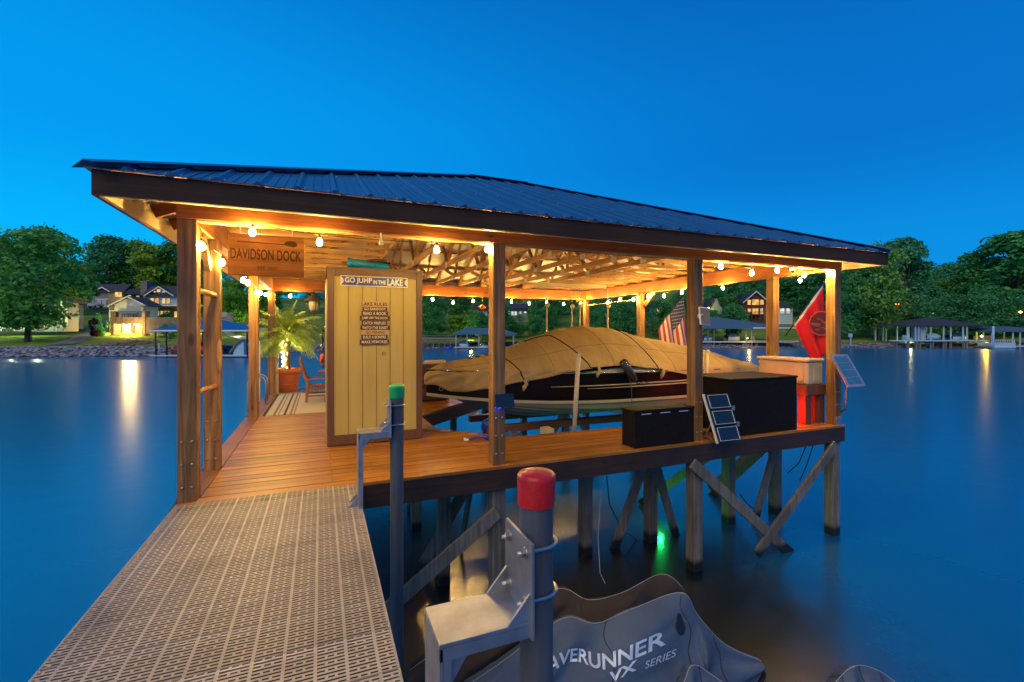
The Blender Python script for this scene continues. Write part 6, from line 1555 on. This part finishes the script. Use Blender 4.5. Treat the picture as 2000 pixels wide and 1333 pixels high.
hillhouse('hill house with two orange windows near the hanging lift rods', 104, 1048, 1066, 600, 622, [(1053, 1057, 604, 609, 'wino'), (1060, 1064, 605, 609, 'wino')])
hillhouse('hill house behind the striped flag with warm windows', 103, 1276, 1306, 598, 630, [(1282, 1288, 601, 609, 'win'), (1291, 1295, 601, 608, 'wino'), (1297, 1303, 600, 608, 'win')], 'siding_blue')
hillhouse('hill house with small white windows behind the lift cables', 104, 1168, 1196, 608, 628, [(1172, 1175, 616, 621, 'winw'), (1180, 1190, 613, 618, 'winw')])
hillhouse('house with orange lit windows high in the right trees', 99, 1764, 1798, 583, 606, [(1767, 1772, 587, 592, 'wino'), (1774, 1784, 584, 592, 'wino'), (1787, 1794, 586, 590, 'wino')], 'cabinwood')
hillhouse('low house with warm lit windows above the open lakeside shelter', 98, 1784, 1830, 606, 628, [(1788, 1798, 609, 614, 'win'), (1801, 1808, 608, 616, 'win'), (1814, 1825, 611, 614, 'winw')], 'siding_tan')
for k, px in enumerate((1737, 1753)):
    p = W(px, 594, 93); t = thing('tree_lantern', ('left', 'right')[k]+' orange lantern glowing beside the forked trunk', 'lantern', p); MB().lathe(p, [(0, -.22), (.38, -.05), (.38, .05), (0, .2)], 10).build('globe', emit('amber_globe', (1, .33, .05), 4), t); MB().tube([p, V((p.x, p.y, G(px, 93).z))], .05, 6).build('stem', 'black', t)
p = W(1993, 610, 92); t = thing('porch_lamp', 'small warm lamp in the trees at the right edge', 'lamp', p); MB().lathe(p, [(0, -.3), (.3, 0), (0, .3)], 10).build('globe', emit('warm_globe', (1, .6, .15), 5), t); MB().tube([p, V((p.x, p.y, G(1993, 92).z))], .05, 6).build('stem', 'black', t)
# right shelters
t, f = shelter('dark hip roofed lakeside shelter on pale piles on the right shore', 84, 1766, 1936, 636, 621, 1842, 1858, 665, [1775, 1791, 1797, 1821, 1846, 1860, 1884, 1892], 8, 'shingle', 'bluewhite', floor_m='bluewhite')
addb(MB(), f, 1741, 1900, 664.5, 667, -.5, .08).build('front_walk', 'bluewhite', t); addb(MB(), f, 1798, 1808, 638, 664, 1, 3).build('locker', 'siding_blue', t)
for px in (1752, 1776, 1790, 1798, 1823, 1848, 1858, 1884, 1888): addb(MB(), f, px-1, px+1, 667, 684, -.3, 0).build('pile', 'stonegrey', t)
moored('blue covered boat on the lift in the dark hip roofed shelter', f, 1812, 1848, 650, 664, 'bluewhite', 'siding_blue', back=.8); moored('long blue boat at the right of the dark hip roofed shelter', f, 1862, 1898, 650, 667, 'bluewhite', 'navy', back=.8)
t = thing('deck_lounge_chair', 'blue lounge chair at the left of the dark hip roofed shelter', 'chair', f.p(1774, 664, .5)); MB().prism([f.p(u, v, .4) for u, v in ((1769, 664), (1769, 655), (1771, 655), (1774, 660), (1783, 661), (1783, 664))], FW*.8).build('frame', 'bluewhite', t); MB().prism([f.p(u, v, .35) for u, v in ((1770, 654.4), (1771.5, 654.4), (1775, 659.4), (1783, 660.2), (1783, 661), (1774, 660.3))], FW*.9).build('sling', 'navy', t)
t, f = shelter('pale blue roofed shelter at the right edge of the lake', 82, 1938, 2060, 647, 638, 1975, 2015, 676, [1941, 1982, 1996, 2040], 7, 'shingle_teal', 'bluewhite', floor_m='bluewhite')
t = thing('pontoon_boat', 'pale blue pontoon boat moored between the two right shelters', 'boat', f.p(1962, 681)); addb(MB(), f, 1938, 1984, 670, 676, -1, 1.5).build('deck', 'bluewhite', t)
for bk in (-.8, 1): MB().tube([f.p(1937+k*6, 678.5, bk) for k in range(9)], [.15]+[.35]*7+[.1], 10).build('pontoon', 'bluewhite', t)
b = MB(); addb(b, f, 1944, 1982, 664, 664.6, -.9, -.85)
for k in range(12): addb(b, f, 1944+k*3.4, 1944.5+k*3.4, 664.6, 670, -.9, -.85)
b.build('railing', 'white', t); addb(MB(), f, 1948, 1958, 666, 670, 0, 1.2).build('seat', 'navy', t)
t = thing('piling', 'tall pale blue piling beside the pontoon boat', 'post', f.p(1940, 680, -1)); MB().tube([f.p(1940, 682, -1), f.p(1940, 640, -1)], .16, 10).build('pile', 'bluewhite', t); MB().lathe(f.p(1940, 640, -1), [(.17, 0), (.17, .08), (0, .25)], 10).build('cap', 'white', t)
p = W(1917, 657, 87); t = thing('dock_lamp', 'bright orange lamp beside the dark hip roofed shelter', 'lamp', p); MB().lathe(p, [(0, -.18), (.18, 0), (0, .18)], 10).build('globe', emit('sun_globe', (1, .62, .18), 30), t); MB().tube([p, p+V((0, 0, -2.4))], .05, 6).build('stem', 'black', t); plight('lamp_glow', p-FW*.8, 420, (1, .62, .03), .2)
f = Frame(89); w = MB(); addb(w, f, 1904, 1936, 656, 665, 2, 2.3); tag(w.build('patio_wall', 'tanwall'), 'low tan patio wall lit by the bright orange lamp', 'wall')
t = thing('meter_post', 'small pale blue meter box on a post right of the corner post', 'post', W(1662, 676, 84)); f = Frame(84); addb(MB(), f, 1659.5, 1665, 652, 659, 0, .4).build('box', 'bluewhite', t); addb(MB(), f, 1661.5, 1663, 659, 676, .1, .25).build('post', 'bluewhite', t)
# yard lights seen through the left posts, lighting the trees there
for k, (px, py, d, pw) in enumerate(((430, 618, 80, 700), (470, 610, 78, 900), (398, 612, 84, 500), (920, 640, 92, 500), (1770, 655, 90, 400), (500, 612, 84, 400))):
    g = G(px, d); t = thing('uplight', ('small garden uplight by the pale stone wall', 'small garden uplight on the slope behind the left posts', 'small garden uplight below the pale green tree', 'small garden uplight above the dim slate roofed shelter', 'small garden uplight left of the dark hip roofed shelter', 'small garden uplight behind the palm')[k], 'light', g)
    MB().lathe(g, [(.06, 0), (.09, .12), (.07, .13)], 10).build('housing', 'black', t); MB().lathe(g+V((0, 0, .131)), [(.06, 0), (0, .01)], 10).build('lens', 'patio', t); plight('uplight_glow', g+V((0, 0, .03))-FW*.8, pw, (1, .9, .35), .3, t)
for p_ in list(PROTO.values()):
    for o in [p_]: 
        if 'used' in o and not o['used']:
            for c in list(o.children): bpy.data.objects.remove(c)
            bpy.data.objects.remove(o)
for o in scene.objects:
    if 'used' in o: del o['used']
